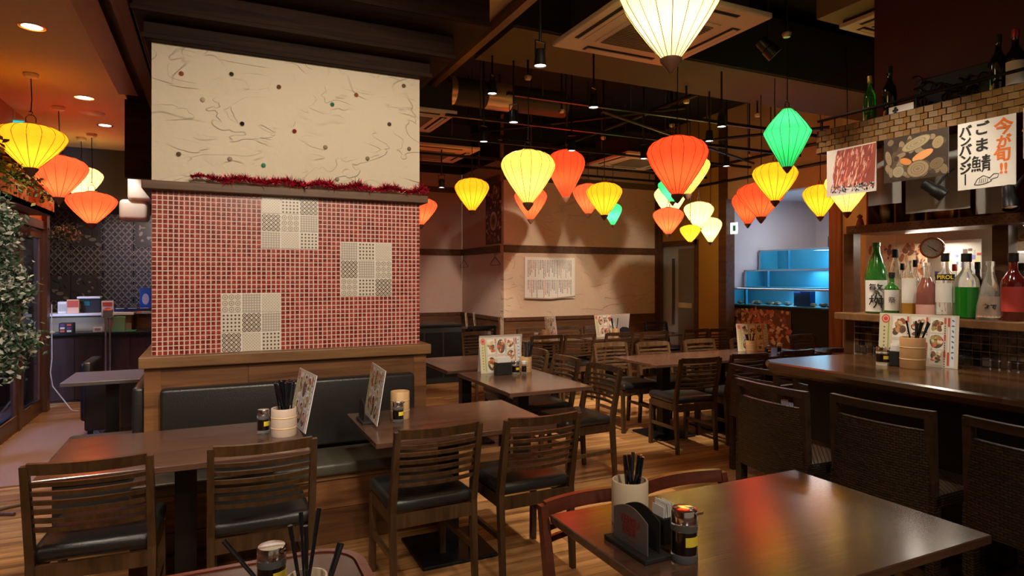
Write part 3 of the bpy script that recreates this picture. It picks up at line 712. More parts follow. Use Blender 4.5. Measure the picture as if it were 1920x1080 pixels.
#@@PART2@@
# ================================================================ FURNITURE
def make_chair(name,label,wood_m,seat_m,low=0):
    t=thing(name,label,'chair',(0,0,0)); w=.20
    def ypost(z): return -.185 if z<.43 else -.185-(z-.43)*.21
    zt=.82-low
    for s in(-1,1):
        m=MB(); 
        pts=[(0,.024,.030),(.43,.030,.040),(zt-.01,.026,.030)]
        for (z0,a0,b0),(z1,a1,b1) in zip(pts,pts[1:]):
            y0,y1=ypost(z0) if z0<=.43 else ypost(z0),ypost(z1)
            if z0==0: y0=-.215
            vs=[]
            for (z,y,a,b) in((z0,y0,a0,b0),(z1,y1,a1,b1)):
                for p,q in((-1,-1),(1,-1),(1,1),(-1,1)): vs.append((s*w+p*a/2,y+q*b/2,z))
            m.add(vs,[(0,1,5,4),(1,2,6,5),(2,3,7,6),(3,0,4,7)]+([(3,2,1,0)] if z0==0 else [])+([(4,5,6,7)] if z1==zt-.01 else []))
        m.build('rear_post',wood_m,t)
        m=MB(); m.bar((s*.19,.20,0),(s*.188,.19,.40),.030,.030); m.build('front_leg',wood_m,t)
        MB().bar((s*.195,-.19,.21),(s*.19,.19,.20),.018,.026).build('stretcher',wood_m,t)
    MB().box((-.19,-.205,.355),(.19,-.185,.415)).box((-.18,.185,.355),(.18,.203,.415)).box((-.20,-.19,.355),(-.182,.19,.415)).box((.182,-.19,.355),(.20,.19,.415)).build('seat_frame',wood_m,t)
    sm=MB(); sm.rbox((-.207,-.185,.412),(.207,.225,.478),.030,n=5); o=sm.build('seat',seat_m,t,True)
    def slat(z,h,th,nm,n=10):
        m=MB(); vs=[];fs=[]; k=n+1
        for i in range(k):
            u=-1+2*i/n; x=u*(w-.008); bow=-.034*(1-u*u)
            for dz in(-h/2,h/2):
                y=ypost(z+dz)+bow
                vs.append((x,y-th/2,z+dz)); vs.append((x,y+th/2,z+dz))
        for i in range(n):
            a=i*4;b=a+4
            fs+=[(a,b,b+2,a+2),(a+1,a+3,b+3,b+1),(a,a+1,b+1,b),(a+2,b+2,b+3,a+3)]
        fs+=[(0,2,3,1),(n*4,n*4+1,n*4+3,n*4+2)]
        m.add(vs,fs); m.build(nm,wood_m,t)
    slat(zt-.022,.044,.022,'top_rail')
    for i in range(6 if not low else 2): slat(zt-.083-i*.036,.0175,.014,'back_slat')
    return t
CH=make_chair('dining_chair','brown slatted dining chair, leftmost in the front row, orange glow on its seat',M_CHAIR,M_LEA)
CH.location=(-.41,3.09,0); CH.rotation_euler=(0,0,R(-3))
GR='slatted dining chairs'; CH['group']=GR
chairs=[(.19,3.07,0,'second slatted chair from the left in the front row, before the pillar bench'),
 (.93,3.02,2,'third slatted chair from the left in the front row, black seat showing'),
 (1.475,3.02,1,'slatted chair at the right end of the front row, reddish reflection on its seat'),
 (2.48,4.10,93,'slatted chair turned sideways at the near right side of the first middle table'),
 (2.47,4.68,90,'slatted chair turned sideways, middle of three at the right side of the middle tables'),
 (2.52,5.30,88,'slatted chair turned sideways, farthest of three at the right side of the middle tables'),
 (3.76,4.41,-4,'slatted chair with reddish lit slats, alone in front of the long wall-side table row'),
 (4.36,4.46,-2,'slatted chair before the long table row, just left of the wicker stools'),
 (4.96,4.46,0,'slatted chair before the long table row, only its top rail over the counter edge'),
 (5.55,4.42,0,'slatted chair before the long table row, top rail farthest right over the counter'),
 (3.74,5.22,183,'pale lit slatted chair facing the viewer at the left end of the long table row'),
 (4.18,5.10,180,'slatted chair facing the viewer, second from the left behind the long table row'),
 (4.83,5.12,180,'slatted chair facing the viewer, third from the left behind the long table row'),
 (5.38,5.00,180,'slatted chair facing the viewer, next to the menu stand at the aquarium end'),
 (6.33,5.02,182,'slatted chair facing the viewer before the black tank cabinet'),
 (3.56,6.80,0,'slatted chair in the back row with its back to the viewer, leftmost'),
 (3.99,6.76,0,'slatted chair in the back row with its back to the viewer, second from the left'),
 (4.57,6.76,0,'slatted chair in the back row with its back to the viewer, third from the left'),
 (5.04,6.68,0,'slatted chair in the back row, seen from behind, under the pinkish tent menu'),
 (5.77,6.74,0,'slatted chair with bright top rail before the ochre wall'),
 (6.15,6.68,0,'darker slatted chair before the brown jamb of the aquarium opening'),
 (3.86,7.28,180,'slatted chair against the back wall, leftmost, facing the viewer'),
 (4.42,7.26,180,'slatted chair against the back wall, behind the narrow menu, facing the viewer'),
 (4.86,7.22,180,'slatted chair against the back wall, right of the narrow menu, facing the viewer'),
 (2.98,7.05,180,'slatted chair facing the viewer in the dim corner behind the pale tent menu'),
 (3.45,5.95,175,'slatted chair partly hidden behind the chopstick cup of the middle tables')]
chairs=chairs[:-1]
for x,y,a,l in chairs: dup(CH,(x,y,0),R(a),l)
bc=make_chair('dark_dining_chair','near black dining chair standing in the dim corner by the recess',M_BLACK,M_LEA)
bc.location=(3.42,8.45,0); bc.rotation_euler=(0,0,0)
dup(bc,(6.15,7.55,0),R(180),'near black chair at the back wall before the pale door','dark chairs'); bc['group']='dark chairs'
rc=make_chair('low_chair','reddish low-backed chair behind the near right table, half behind the chopstick cup',M_CHRED,M_LEA,.075)
rc.location=(1.20,1.62,0); rc.rotation_euler=(0,0,R(180)); rc['group']='reddish low chairs'
rc2=dup(rc,(1.61,1.64,0),R(180),'reddish low-backed chair behind the near right table, right one of the pair')

def table(name,label,x0,x1,y0,y1,z=.72,m=None,grp='dark laminate tables',cols=None,th=.028):
    cx,cy=(x0+x1)/2,(y0+y1)/2; t=thing(name,label,'table',(cx,cy,0),0,grp); hx,hy=(x1-x0)/2,(y1-y0)/2
    MB().rbox((-hx,-hy,z-th),(hx,hy,z),.003,n=1).build('tabletop',m or M_TOP,t)
    for k,(px_,py_) in enumerate(cols or [(0,0)]):
        MB().box((px_-.045,py_-.045,.02),(px_+.045,py_+.045,z-th-.012)).build('column',M_BLACK,t)
        MB().rbox((px_-.21,py_-.21,0),(px_+.21,py_+.21,.02),.006).build('base_plate',M_BLACK,t)
        MB().box((px_-.15,py_-.15,z-th-.012),(px_+.15,py_+.15,z-th)).build('mount_plate',M_BLACK,t)
    return t
table('dining_table','dark table at the left end of the bench with an orange reflection',-.63,.40,2.96,3.66)
table('dining_table','dark table at the right half of the bench, carrying the tilted menu',.69,1.66,2.94,3.66)
table('dining_table','glossy dark table nearest lower right with red and yellow reflections',1.0,2.13,1.10,1.82)
table('dining_table','middle table right of the pillar, nearer of the pair, tent menus at its end',1.80,2.46,3.83,4.84)
table('dining_table','middle table right of the pillar, farther one of the pair',1.76,2.42,4.97,5.86)
table('dining_table','table at the left end of the long row toward the aquarium',3.55,4.24,4.50,5.16)
table('dining_table','second table of the long row toward the aquarium',4.245,4.93,4.50,5.16)
table('dining_table','third table of the long row, carrying cup and menu before the aquarium',4.935,5.64,4.50,5.16)
table('dining_table','table with a bluish sheen just beyond the end of the bar counter',5.75,6.42,4.15,4.85)
table('dining_table','back row table under the narrow menu at the back wall',3.40,4.18,6.72,7.18)
table('dining_table','back row table under the pale tent menu near the ochre wall',4.25,5.12,6.70,7.15)
table('dining_table','back row table nearest the pale door',5.22,5.92,6.85,7.35)
table('dining_table','small square table behind the left side of the pillar',-1.02,-.42,5.6,6.2,m=mat('grey_laminate',(.16,.14,.14),.3))
# near left table with rounded corners and red edge
t0=thing('round_corner_table','dark table with red-brown rounded edge at the bottom left of the view','table',(-.15,1.5,0),0)
def rrect(x0,x1,y0,y1,r,n=8):
    P=[]
    for cx,cy,a0 in((x1-r,y1-r,0),(x0+r,y1-r,90),(x0+r,y0+r,180),(x1-r,y0+r,270)):
        for k in range(n+1): a=R(a0+90*k/n); P.append((cx+r*math.cos(a),cy+r*math.sin(a)))
    return P
def slab(mb,P,z0,z1,mi=0):
    n=len(P); mb.add([(x,y,z0) for x,y in P]+[(x,y,z1) for x,y in P],[tuple(range(n))[::-1],tuple(range(n,2*n))]+[(i,(i+1)%n,n+(i+1)%n,n+i) for i in range(n)],mi)
a=MB(); slab(a,rrect(-.50,.50,-.34,.35,.10),.69,.718); a.build('tabletop',M_TOP,t0)
o_,i_=rrect(-.53,.53,-.37,.37,.13),rrect(-.505,.505,-.345,.352,.105); n_=len(o_)
e=MB(); e.add([(x,y,.685) for x,y in o_]+[(x,y,.722) for x,y in o_]+[(x,y,.722) for x,y in i_]+[(x,y,.685) for x,y in i_],
  [f for i in range(n_) for f in ((i,(i+1)%n_,n_+(i+1)%n_,n_+i),(n_+i,n_+(i+1)%n_,2*n_+(i+1)%n_,2*n_+i),(2*n_+i,2*n_+(i+1)%n_,3*n_+(i+1)%n_,3*n_+i))])
e.build('edge_band',mat('red_edge',(.16,.03,.015),.25,coat=.4),t0)
for s in(-.3,.3): MB().box((s-.045,-.045,.02),(s+.045,.045,.69)).build('column',M_BLACK,t0); MB().rbox((s-.2,-.2,0),(s+.2,.2,.02),.006).build('base_plate',M_BLACK,t0)

# ---------------------------------------------------------------- wicker stools
def wicker():
    m,t,b=newmat('wicker'); N=t.nodes; L=t.links
    tc=N.new('ShaderNodeTexCoord'); sp=N.new('ShaderNodeSeparateXYZ'); L.new(tc.outputs['Object'],sp.inputs[0])
    ad=N.new('ShaderNodeMath'); L.new(sp.outputs[0],ad.inputs[0]); L.new(sp.outputs[1],ad.inputs[1])
    cb=N.new('ShaderNodeCombineXYZ'); L.new(ad.outputs[0],cb.inputs[0]); L.new(sp.outputs[2],cb.inputs[1])
    br=N.new('ShaderNodeTexBrick'); br.inputs['Scale'].default_value=1; br.inputs['Brick Width'].default_value=.026; br.inputs['Row Height'].default_value=.011
    br.inputs['Mortar Size'].default_value=.0028; br.inputs['Mortar Smooth'].default_value=1; br.inputs['Color1'].default_value=(.085,.050,.032,1); br.inputs['Color2'].default_value=(.045,.025,.016,1); br.inputs['Mortar'].default_value=(.004,.003,.002,1)
    L.new(cb.outputs[0],br.inputs[0]); L.new(br.outputs[0],b.inputs['Base Color'])
    iv=N.new('ShaderNodeMath'); iv.operation='SUBTRACT'; iv.inputs[0].default_value=1; L.new(br.outputs['Fac'],iv.inputs[1])
    bp=N.new('ShaderNodeBump'); bp.inputs['Distance'].default_value=.006; L.new(iv.outputs[0],bp.inputs['Height']); L.new(bp.outputs[0],b.inputs['Normal'])
    b.inputs['Roughness'].default_value=.38; return m
M_WICK=wicker(); M_SRAIL=wood('stool_rail',(.035,.02,.012),(.08,.045,.028),0,.35,False,1.,.2)
def make_stool(label,hs=1.0):
    t=thing('wicker_stool',label,'stool',(0,0,0),0,'wicker bar stools'); w=.215; zt=.95*hs; zs=.60*hs
    for s in(-1,1):
        MB().bar((s*w,-.20,0),(s*w,-.20,zs),.04,.045).build('rear_leg',M_WICK,t)
        MB().bar((s*w,-.20,zs),(s*w,-.215,zt-.01),.034,.036).build('back_post',M_SRAIL,t)
        MB().bar((s*w,.19,0),(s*w,.19,zs),.04,.04).build('front_leg',M_WICK,t)
        MB().bar((s*w,-.18,.26),(s*w,.17,.26),.02,.03).build('side_stretcher',M_SRAIL,t)
    MB().bar((-w,.19,.30),(w,.19,.30),.02,.03).build('footrest',M_CHROME,t)
    MB().bar((-w,-.2,.26),(w,-.2,.26),.02,.03).build('rear_stretcher',M_SRAIL,t)
    MB().rbox((-w-.02,-.22,zs-.06),(w+.02,.215,zs),.015).build('seat',M_WICK,t,True)
    # curved woven back
    m=MB(); n=10; vs=[];fs=[]
    for i in range(n+1):
        u=-1+2*i/n; x=u*w; y=-.212-.03*(1-u*u)
        for z in (zs-.10,zt-.085): vs+= [(x,y-.012,z),(x,y+.012,z)]
    for i in range(n):
        a=i*4;b=a+4; fs+=[(a,b,b+2,a+2),(a+1,a+3,b+3,b+1),(a,a+1,b+1,b),(a+2,b+2,b+3,a+3)]
    m.add(vs,fs); m.build('woven_back',M_WICK,t,True)
    m=MB(); vs=[];fs=[]
    for i in range(n+1):
        u=-1+2*i/n; x=u*(w+.018); y=-.215-.028*(1-u*u)
        for z in (zt-.035,zt): vs+= [(x,y-.014,z),(x,y+.014,z)]
    for i in range(n):
        a=i*4;b=a+4; fs+=[(a,b,b+2,a+2),(a+1,a+3,b+3,b+1),(a,a+1,b+1,b),(a+2,b+2,b+3,a+3)]
    fs+=[(0,2,3,1),(n*4,n*4+1,n*4+3,n*4+2)]
    m.add(vs,fs); m.build('top_rail',M_SRAIL,t)
    return t
s1=make_stool('dark wicker bar stool farthest along the counter, next to the slatted chairs'); s1.location=(2.80,2.35,0); s1.rotation_euler=(0,0,R(-92))
dup(s1,(2.88,1.83,0),R(-88),'dark wicker bar stool in the middle of the counter front')
dup(s1,(2.93,1.27,0),R(-90),'dark wicker bar stool nearest the right edge of the view')
s4=make_stool('lower wicker stool beyond the counter end, its woven back above the first stool',.87); s4.location=(3.88,3.50,0); s4.rotation_euler=(0,0,R(-90))
dup(s4,(4.02,3.02,0),R(-90),'lower wicker stool beside the rounded counter end, mostly hidden')

# ---------------------------------------------------------------- bar counter
bar=thing('bar_counter','long dark wooden bar counter slab with live edge and rounded end','counter',(0,0,0))
P=[(2.99,-.5),(3.82,-.5),(3.82,2.62),(3.80,2.74),(3.70,2.80),(3.15,2.82),(3.03,2.80),(2.965,2.72)]
r3=random.Random(5); y_=2.6
while y_>-.4: P.append((2.965+r3.uniform(-.008,.010),y_)); y_-=.22
m=MB(); n=len(P)
ctr=Vector((3.4,1.2,0))
def off(p,d): v=Vector((p[0],p[1],0))-Vector((3.4,max(min(p[1],2.4),-.2),0)); v.z=0; q=Vector((p[0],p[1],0))-v.normalized()*d; return (q.x,q.y)
rings=[([off(p,.05) for p in P],.925),([off(p,.012) for p in P],.945),(P,.972),([off(p,.006) for p in P],.992),([off(p,.016) for p in P],1.0)]
vs=[(x,y,z) for ps,z in rings for x,y in ps]; fs=[]
for k in range(4):
    for i in range(n): fs.append((k*n+i,k*n+(i+1)%n,(k+1)*n+(i+1)%n,(k+1)*n+i))
fs+= [tuple(range(n))[::-1],tuple(4*n+i for i in range(n))]
m.add(vs,fs); m.build('slab',M_TOP2,bar)
MB().box((3.28,-.5,.0),(3.80,2.70,.925)).build('bar_front',M_BLKP,bar)
MB().tube([(3.18,-.5,.2),(3.18,2.65,.2)],.02,10).build('foot_rail',M_BLACK,bar)
# back bar: tiled upstand
ub=thing('bar_upstand','dark glossy tiled upstand at the back of the counter','tiled upstand',(0,0,0))
MB().box((3.835,-.5,.0),(4.05,2.80,1.22)).build('core',mat('lilac_grout',(.62,.52,.50),.6),ub)
M_BT=cellvar('black_glaze',[(.012,.008,.006),(.05,.028,.014),(.010,.010,.014),(.12,.075,.04),(.022,.014,.011),(.07,.05,.04)],.046,.12)
pt=.0445; lamp('counter_fill','SPOT',(2.3,2.3,3.2),70,NEUT,.04,(3.85,2.15,1.35),42,.6); lamp('counter_fill','SPOT',(2.4,.9,3.2),45,NEUT,.04,(3.6,1.7,1.7),44,.6)  # both spots are added fill, lighting bottles and tiles from the front
for i in range(32):
    for j in range(5):
        y1_=2.79-i*pt; z0_=1.003+j*.0433
        piece('glazed_tile',M_BT,(3.826,y1_-pt+.0045,z0_+.004),(3.836,y1_-.0025,z0_+.0433-.002),ub)
sh=MB().rbox((3.72,-.5,1.222),(4.05,2.86,1.268),.005).build('bottle_shelf',M_LEDGE); tag(sh,'wooden bottle shelf above the tiled upstand','shelf')
# posts and back panels of the bar
for x0,x1,y0,y1,nm in ((3.83,3.90,2.80,2.87,'dark wooden post at the left end of the bottle shelf'),(3.93,4.02,1.95,2.03,'brown post behind the bottles near the grey appliance')):
    tag(MB().box((x0,y0,0 if y0>2.5 else 1.268),(x1,y1,1.79)).build('back_bar_post',M_BROWN),nm,'post')
struct('wall_bar_back',MB().box((4.45,-.5,0),(4.55,2.95,3.0)),mat('kitchen_wall',(.50,.38,.26),.6))
struct('wall_bar_upper',MB().box((4.07,-.5,2.44),(4.2,2.82,3.9)),M_DRED)
struct('wall_kitchen_end',MB().box((4.3,2.88,0),(6.6,2.95,3.0)),mat('pale_wall2',(.60,.47,.38),.7))
# cabinet with lattice front beam
cb_=thing('ornament_cabinet','dark red shelf cabinet with thin upright dividers under the woven hood','cabinet',(0,0,0))
MB().box((4.08,-.5,1.84),(4.12,2.80,2.29)).build('back_panel',M_REDIN,cb_)
MB().box((3.80,-.5,1.786),(4.12,2.83,1.838)).build('front_beam',wood('beam_brown',(.13,.055,.02),(.24,.11,.045),1,.35,True,.8,0,.3),cb_)
bb=MB()
for i in range(56):
    for j in range(3):
        yy_=2.80-i*.036-(j%2)*.018; z_=1.797+j*.015
        bb.add([(3.7985,yy_-.010,z_),(3.7985,yy_,z_+.007),(3.7985,yy_+.010,z_),(3.7985,yy_,z_-.007),(3.794,yy_,z_)],[(0,1,4),(1,2,4),(2,3,4),(3,0,4)])
o=bb.build('carved_studs',MC['beam_brown'],cb_); o['kind']='stuff'
for xp in(1628,1680,1738,1800,1862):
    p=atX(xp,400,3.88); MB().box((3.87,p.y-.006,1.838),(4.08,p.y+.006,2.29)).build('divider',M_POST,cb_)
# woven hood
hd=thing('woven_hood','long basket-woven wooden canopy beam above the bar','canopy',(0,0,0))
MB().box((3.52,-.5,2.29),(4.07,2.81,2.43)).build('box',M_BROWN,hd)
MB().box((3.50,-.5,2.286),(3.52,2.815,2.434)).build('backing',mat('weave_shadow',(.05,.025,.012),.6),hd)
M_WEAVE=wood('weave_strip',(.12,.058,.016),(.27,.145,.045),1,.5,False,.8,0,.3,.12)
for j in range(4):
    for i in range(int(2.3/.047)):
        y1_=2.812-i*.047-(j%2)*.0235; z0_=2.291+j*.0352
        o=piece('weave_block',M_WEAVE,(3.488,y1_-.0435,z0_),(3.501,y1_,z0_+.031),hd)
        o.rotation_euler=(0,0,R(11 if (i+j)%2 else -11))
rl=thing('gallery_rail','thin black rail along the top of the woven canopy','rail',(0,0,0))
MB().tube([(3.53,2.83,2.505),(3.53,-.4,2.505)],.009,8).build('bar_rail',M_BLACK,rl)
for k in range(5): MB().tube([(3.53,2.80-k*.6,2.432),(3.53,2.80-k*.6,2.505)],.006,6).build('upright',M_BLACK,rl)

# ---------------------------------------------------------------- bottles
def glassm(n,c,alpha=None,r=.06): 
    return mat('glass_'+n,c,r,0,trans=.75,ior=1.2,coat=.5)
def bottle(name,label,p,h,r,body,liquid=None,cap=None,lab=None,labz=(.12,.52),shape='wine',grp='liquor bottles on the shelf behind the bar',seed=0,txt=None,txm=None,txsize=None,rz=None,vert=False):
    t=thing(name,label,'bottle',p,0,grp)
    if shape=='wine': pr=[(.9,0),(1,.02),(1,.55),(.92,.63),(.55,.72),(.36,.78),(.33,.94),(.38,.95),(.38,.985),(.33,1)]
    elif shape=='sake': pr=[(.9,0),(1,.02),(1,.52),(.93,.60),(.60,.76),(.36,.86),(.32,.94),(.38,.95),(.36,1)]
    elif shape=='square': pr=[(.95,0),(1,.02),(1,.60),(.90,.68),(.42,.76),(.34,.80),(.34,.94),(.38,.95),(.36,1)]
    elif shape=='cone': pr=[(.98,0),(1,.03),(.94,.22),(.62,.55),(.34,.78),(.30,.9),(.36,.93),(.34,1)]
    else: pr=[(.85,0),(1,.06),(1,.40),(.85,.55),(.55,.66),(.36,.76),(.34,.92),(.42,.93),(.42,1)]
    if liquid:
        lv=liquid[0]
        for i in range(len(pr)-1):
            (a0_,b0_),(a1_,b1_)=pr[i],pr[i+1]
            if b0_<lv<b1_: pr=pr[:i+1]+[(a0_+(a1_-a0_)*(lv-b0_)/(b1_-b0_),lv-1e-4)]+pr[i+1:]; break
    P=[(a*r,b*h) for a,b in pr]
    if liquid:
        lv=liquid[0]; mid=[i for i,(a,b) in enumerate(pr) if b<lv]; k_=len(mid)
        MB().lathe(P[:k_],24).build('filled_glass',liquid[1],t,True); MB().lathe(P[k_-1:],24,cap=False).build('glass',body,t,True)
    else: MB().lathe(P,24).build('glass',body,t,True)
    if False:
        lv,lm=liquid; q=[(max(a*r-.003,.002),b*h+.003) for a,b in pr if b<lv]
        MB().lathe([(q[0][0],.004)]+q[1:]+[(q[-1][0],lv*h)],20).build('liquid',lm,t,True)
    if cap: MB().lathe([(.40*r,.90*h),(.42*r,.91*h),(.42*r,1.03*h),(.38*r,1.035*h),(.001,1.036*h)],16).build('cap',cap,t,True)
    if lab:
        m=MB(); n=12; vs=[]
        a0=math.atan2(-p[1],-p[0])   # face the room
        for k in range(n+1):
            a=a0-1.15+2.3*k/n
            for z in labz: 
                rr=(r if z<.5 or shape!='cone' else r*.7)+.0012
                if shape=='cone': rr=r*(1-(z/.8)*.55)+.002
                vs.append((rr*math.cos(a),rr*math.sin(a),z*h))
        m.add(vs,[(2*k,2*k+2,2*k+3,2*k+1) for k in range(n)]); lo=m.build('label',lab,t,True)
        if txt:
            zz=(labz[0]+labz[1])/2*h
            o=text(txt,txsize,txm or M_INK,'lettering',lo,((r+.006)*math.cos(a0),(r+.006)*math.sin(a0),zz),(PI/2,0,a0+PI/2))
    return t
GG=mat('green_glass',(.05,.30,.04),.05,0,trans=.6,ior=1.3,coat=1)
GC=mat('clear_bottle',(.88,.88,.84),.04,0,trans=.85,ior=1.2,coat=.6)
GA=mat('amber_liquid',(.50,.24,.03),.06,coat=1); GR_=mat('red_liquid',(.45,.06,.012),.06,coat=1); GGL=mat('green_liquid',(.010,.17,.012),.06,coat=1)
GP=mat('plum_liquid',(.27,.09,.07),.1,coat=1); GD=mat('dark_red_bottle',(.11,.008,.008),.1,coat=1); GBK=mat('black_bottle',(.008,.010,.006),.06,coat=1)
SZ=1.268
def onshelf(px,X=3.90):
    p=atX(px,560,X); return (X,p.y,SZ)
b1=bottle('sake_bottle','tall green sake bottle with white calligraphy label, leftmost on the shelf',onshelf(1643,3.86),.455,.066,GG,None,None,M_PAPER,(.03,.47),'sake')
lab=[c for c in kids(b1) if c.name.startswith('label')][0]
p_=b1.location; a0=math.atan2(-p_.y,-p_.x)
for s_,z_ in(('桝',.07),): text(s_,.085,M_INK,'lettering',lab,(.072*math.cos(a0),.072*math.sin(a0),z_),(PI/2,0,a0+PI/2),.001)
SAKE=(lab,a0)
bottle('liquor_bottle','clear tall bottle with black cap behind the green sake bottle',onshelf(1679,4.0),.40,.045,GC,None,M_BLKP,None,shape='sake')
bottle('liquor_bottle','small green bottle with two cream labels beside the sake bottle',onshelf(1672,3.84),.255,.042,GG,None,M_BLKP,M_PAPER,(.1,.6),'square',txt='祭',txsize=.04)
bottle('liquor_bottle','amber liqueur bottle with tall cream label',onshelf(1704,3.88),.335,.040,GC,(.7,GA),None,M_PAPER,(.22,.68),'square')
bottle('liquor_bottle','carafe shaped bottle of pinkish brown plum liqueur',onshelf(1738,3.86),.32,.060,GC,(.72,GP),None,mat('pink_label',(.75,.42,.36),.5),(.02,.22),'carafe')
pb=bottle('liquor_bottle','red orange liqueur bottle with black band reading PIROL',onshelf(1772,3.86),.36,.050,GC,(.60,GR_),M_BLKP,M_PAPER,(.24,.55),'square')
bl_=MB(); n=10; p_=pb.location; a0=math.atan2(-p_.y,-p_.x); vs=[]
for k in range(n+1):
    a=a0-1.1+2.2*k/n
    for z in(.215,.250): vs.append((.0525*math.cos(a),.0525*math.sin(a),z))
lb=MB().add(vs,[(2*k,2*k+2,2*k+3,2*k+1) for k in range(n)]).build('band',M_INK,pb); text('PIROL',.030,M_YEL,'lettering',lb,(.0555*math.cos(a0),.0555*math.sin(a0),.232),(PI/2,0,a0+PI/2),.0008)
bottle('liquor_bottle','wide clear bottle half full of green liqueur with black cap',onshelf(1812,3.86),.355,.062,GC,(.50,GGL),M_BLKP,None,shape='wine')
cb2=bottle('liquor_bottle','cone shaped clear bottle with peach label right of the green liqueur',onshelf(1856,3.86),.32,.066,GC,None,None,mat('peach_label',(.80,.55,.38),.5),(.04,.40),'cone')
lab=[c for c in kids(cb2) if c.name.startswith('label')][0]; p_=cb2.location; a0=math.atan2(-p_.y,-p_.x); text('なで',.032,M_INK,'lettering',lab,(.064*math.cos(a0),.064*math.sin(a0),.07),(PI/2,0,a0+PI/2),.001)
bottle('liquor_bottle','dark red liqueur bottle with black cap and red fruit label',onshelf(1900,3.86),.35,.056,GD,None,M_BLKP,mat('fruit_label',(.55,.06,.05),.5),(.14,.52),'wine')
for px,h,r_,bm_,cm,l in [(1757,.26,.03,GC,mat('violet_cap',(.16,.08,.4),.4),'small back row bottle with violet cap by the clock'),(1790,.30,.032,GC,mat('red_cap',(.5,.03,.03),.4),'slim back row bottle with red cap left of the green liqueur'),
    (1833,.31,.034,GBK,M_BLKP,'black back row bottle right of the green liqueur'),(1845,.25,.028,GA,M_PAPER,'slim orange back row bottle near the cone bottle'),
    (1868,.30,.03,GC,mat('red_cap',(.5,.03,.03),.4),'back row bottle with red cap before the grey appliance'),(1880,.26,.032,GC,mat('blue_cap',(.05,.07,.35),.4),'back row bottle with blue cap left of the dark red bottle'),
    (1915,.30,.034,GBK,M_BLKP,'black back row bottle at the right edge of the view'),(1692,.31,.03,GC,M_BLKP,'slim clear back row bottle left of the amber one'),(1716,.33,.032,GC,M_BLKP,'clear back row bottle between amber and plum liqueur')]:
    bottle('liquor_bottle',l,onshelf(px,3.985),h,r_,bm_,None,cm,None,shape='wine')
# wine bottles on the canopy
for px,yb,ht,X,r_,m_,capm,lb_,l in [(1631,200,.30,3.66,.036,GG,mat('gold_foil',(.6,.45,.15),.3,.6),None,'green wine bottle with gold neck, leftmost on the canopy'),
      (1668,200,.32,3.66,.038,GBK,M_BLKP,None,'black wine bottle beside the small white card on the canopy'),
      (1872,160,.31,3.66,.037,GBK,M_BLKP,None,'black wine bottle with silver script before the carved panel'),
      (1904,160,.31,3.66,.042,GBK,mat('red_foil',(.35,.02,.02),.3,.4),M_PAPER,'wine bottle with red neck and cream label at the right edge')]:
    p=atX(px,yb,X); bt=bottle('wine_bottle',l,(X,p.y,2.431),ht,r_,m_,None,capm,lb_,(.12,.5),'wine','wine bottles on the canopy')
    if px==1872: text('Vino',.03,M_CHROME,'lettering',bt,(-.037,-.012,.13),(PI/2,0,-PI/2-.45),0,shear=.3) if False else None
p=atX(1690,205,3.52); c_=MB().box((3.515,p.y-.002-.07,2.432),(3.519,p.y+.07,2.475)).build('name_card',M_PAPER); tag(c_,'small white card leaning on the rail by the black wine bottle','card')
text('♣',.035,M_INK,'print',c_,(3.513,p.y+.03,2.452),(PI/2,0,-PI/2))
# carved relief
cp=thing('carved_panel','dark openwork carved wooden panel on the red wall','carving',(4.04,(atX(1735,130,4.04).y+atX(1862,130,4.04).y)/2,2.435+.16),0)
r5=random.Random(9); m=MB(); 
M_CARV=mat('carved_ebony',(.010,.009,.008),.5)
for k in range(46):
    cy=r5.uniform(-.24,.24); cz=r5.uniform(-.13,.14); rr_=r5.uniform(.02,.05); a0=r5.uniform(0,6); pts=[(-.02+r5.uniform(-.008,.008),cy+rr_*math.cos(a0+a*.5)*(1-.08*a),cz+rr_*math.sin(a0+a*.5)*(1-.08*a)) for a in range(9)]
    m.tube(pts,[.007*(1-.08*q) for q in range(9)],5)
m.build('scrolls',M_CARV,cp,True)
MB().rbox((-.004,-.25,-.15),(.012,.25,.15),.004).build('ground',M_CARV,cp)
m=MB()
for k in range(9): a=R(20+k*20); m.tube([(-.03,.18+.02*math.cos(a),-.10+.02*math.sin(a)),(-.035,.18+.07*math.cos(a),-.10+.11*math.sin(a))],[.006,.012],6)
m.build('shell_relief',M_CARV,cp,True)

BR={'鯖':[[(.18,.98),(.04,.78)],[(.15,.88),(.36,.88),(.27,.74)],[(.06,.72),(.44,.72),(.44,.34),(.06,.34),(.06,.72)],[(.06,.53),(.44,.53)],[(.25,.72),(.25,.34)],[(.05,.22),(.0,.07)],[(.18,.22),(.16,.08)],[(.30,.22),(.33,.08)],[(.41,.22),(.48,.07)],
 [(.56,.88),(.98,.88)],[(.60,.76),(.95,.76)],[(.52,.63),(1,.63)],[(.77,1),(.77,.63)],[(.62,.52),(.62,.16),(.55,.02)],[(.62,.52),(.93,.52),(.93,.05),(.85,.07)],[(.62,.37),(.93,.37)],[(.62,.23),(.93,.23)]],
 '繁':[[(.12,1),(.02,.82)],[(.08,.92),(.46,.92)],[(.11,.80),(.06,.53),(.42,.53)],[(.11,.80),(.42,.80),(.37,.48)],[(.0,.66),(.50,.66)],[(.66,1),(.56,.80)],[(.64,.87),(.98,.87)],[(.88,.87),(.76,.66),(.54,.50)],[(.64,.76),(.80,.60),(1.0,.50)],
 [(.52,.48),(.28,.37),(.50,.36)],[(.66,.42),(.26,.22),(.72,.25)],[(.62,.33),(.76,.20)],[(.50,.24),(.50,-.02)],[(.34,.15),(.22,.02)],[(.66,.15),(.80,.02)]]}
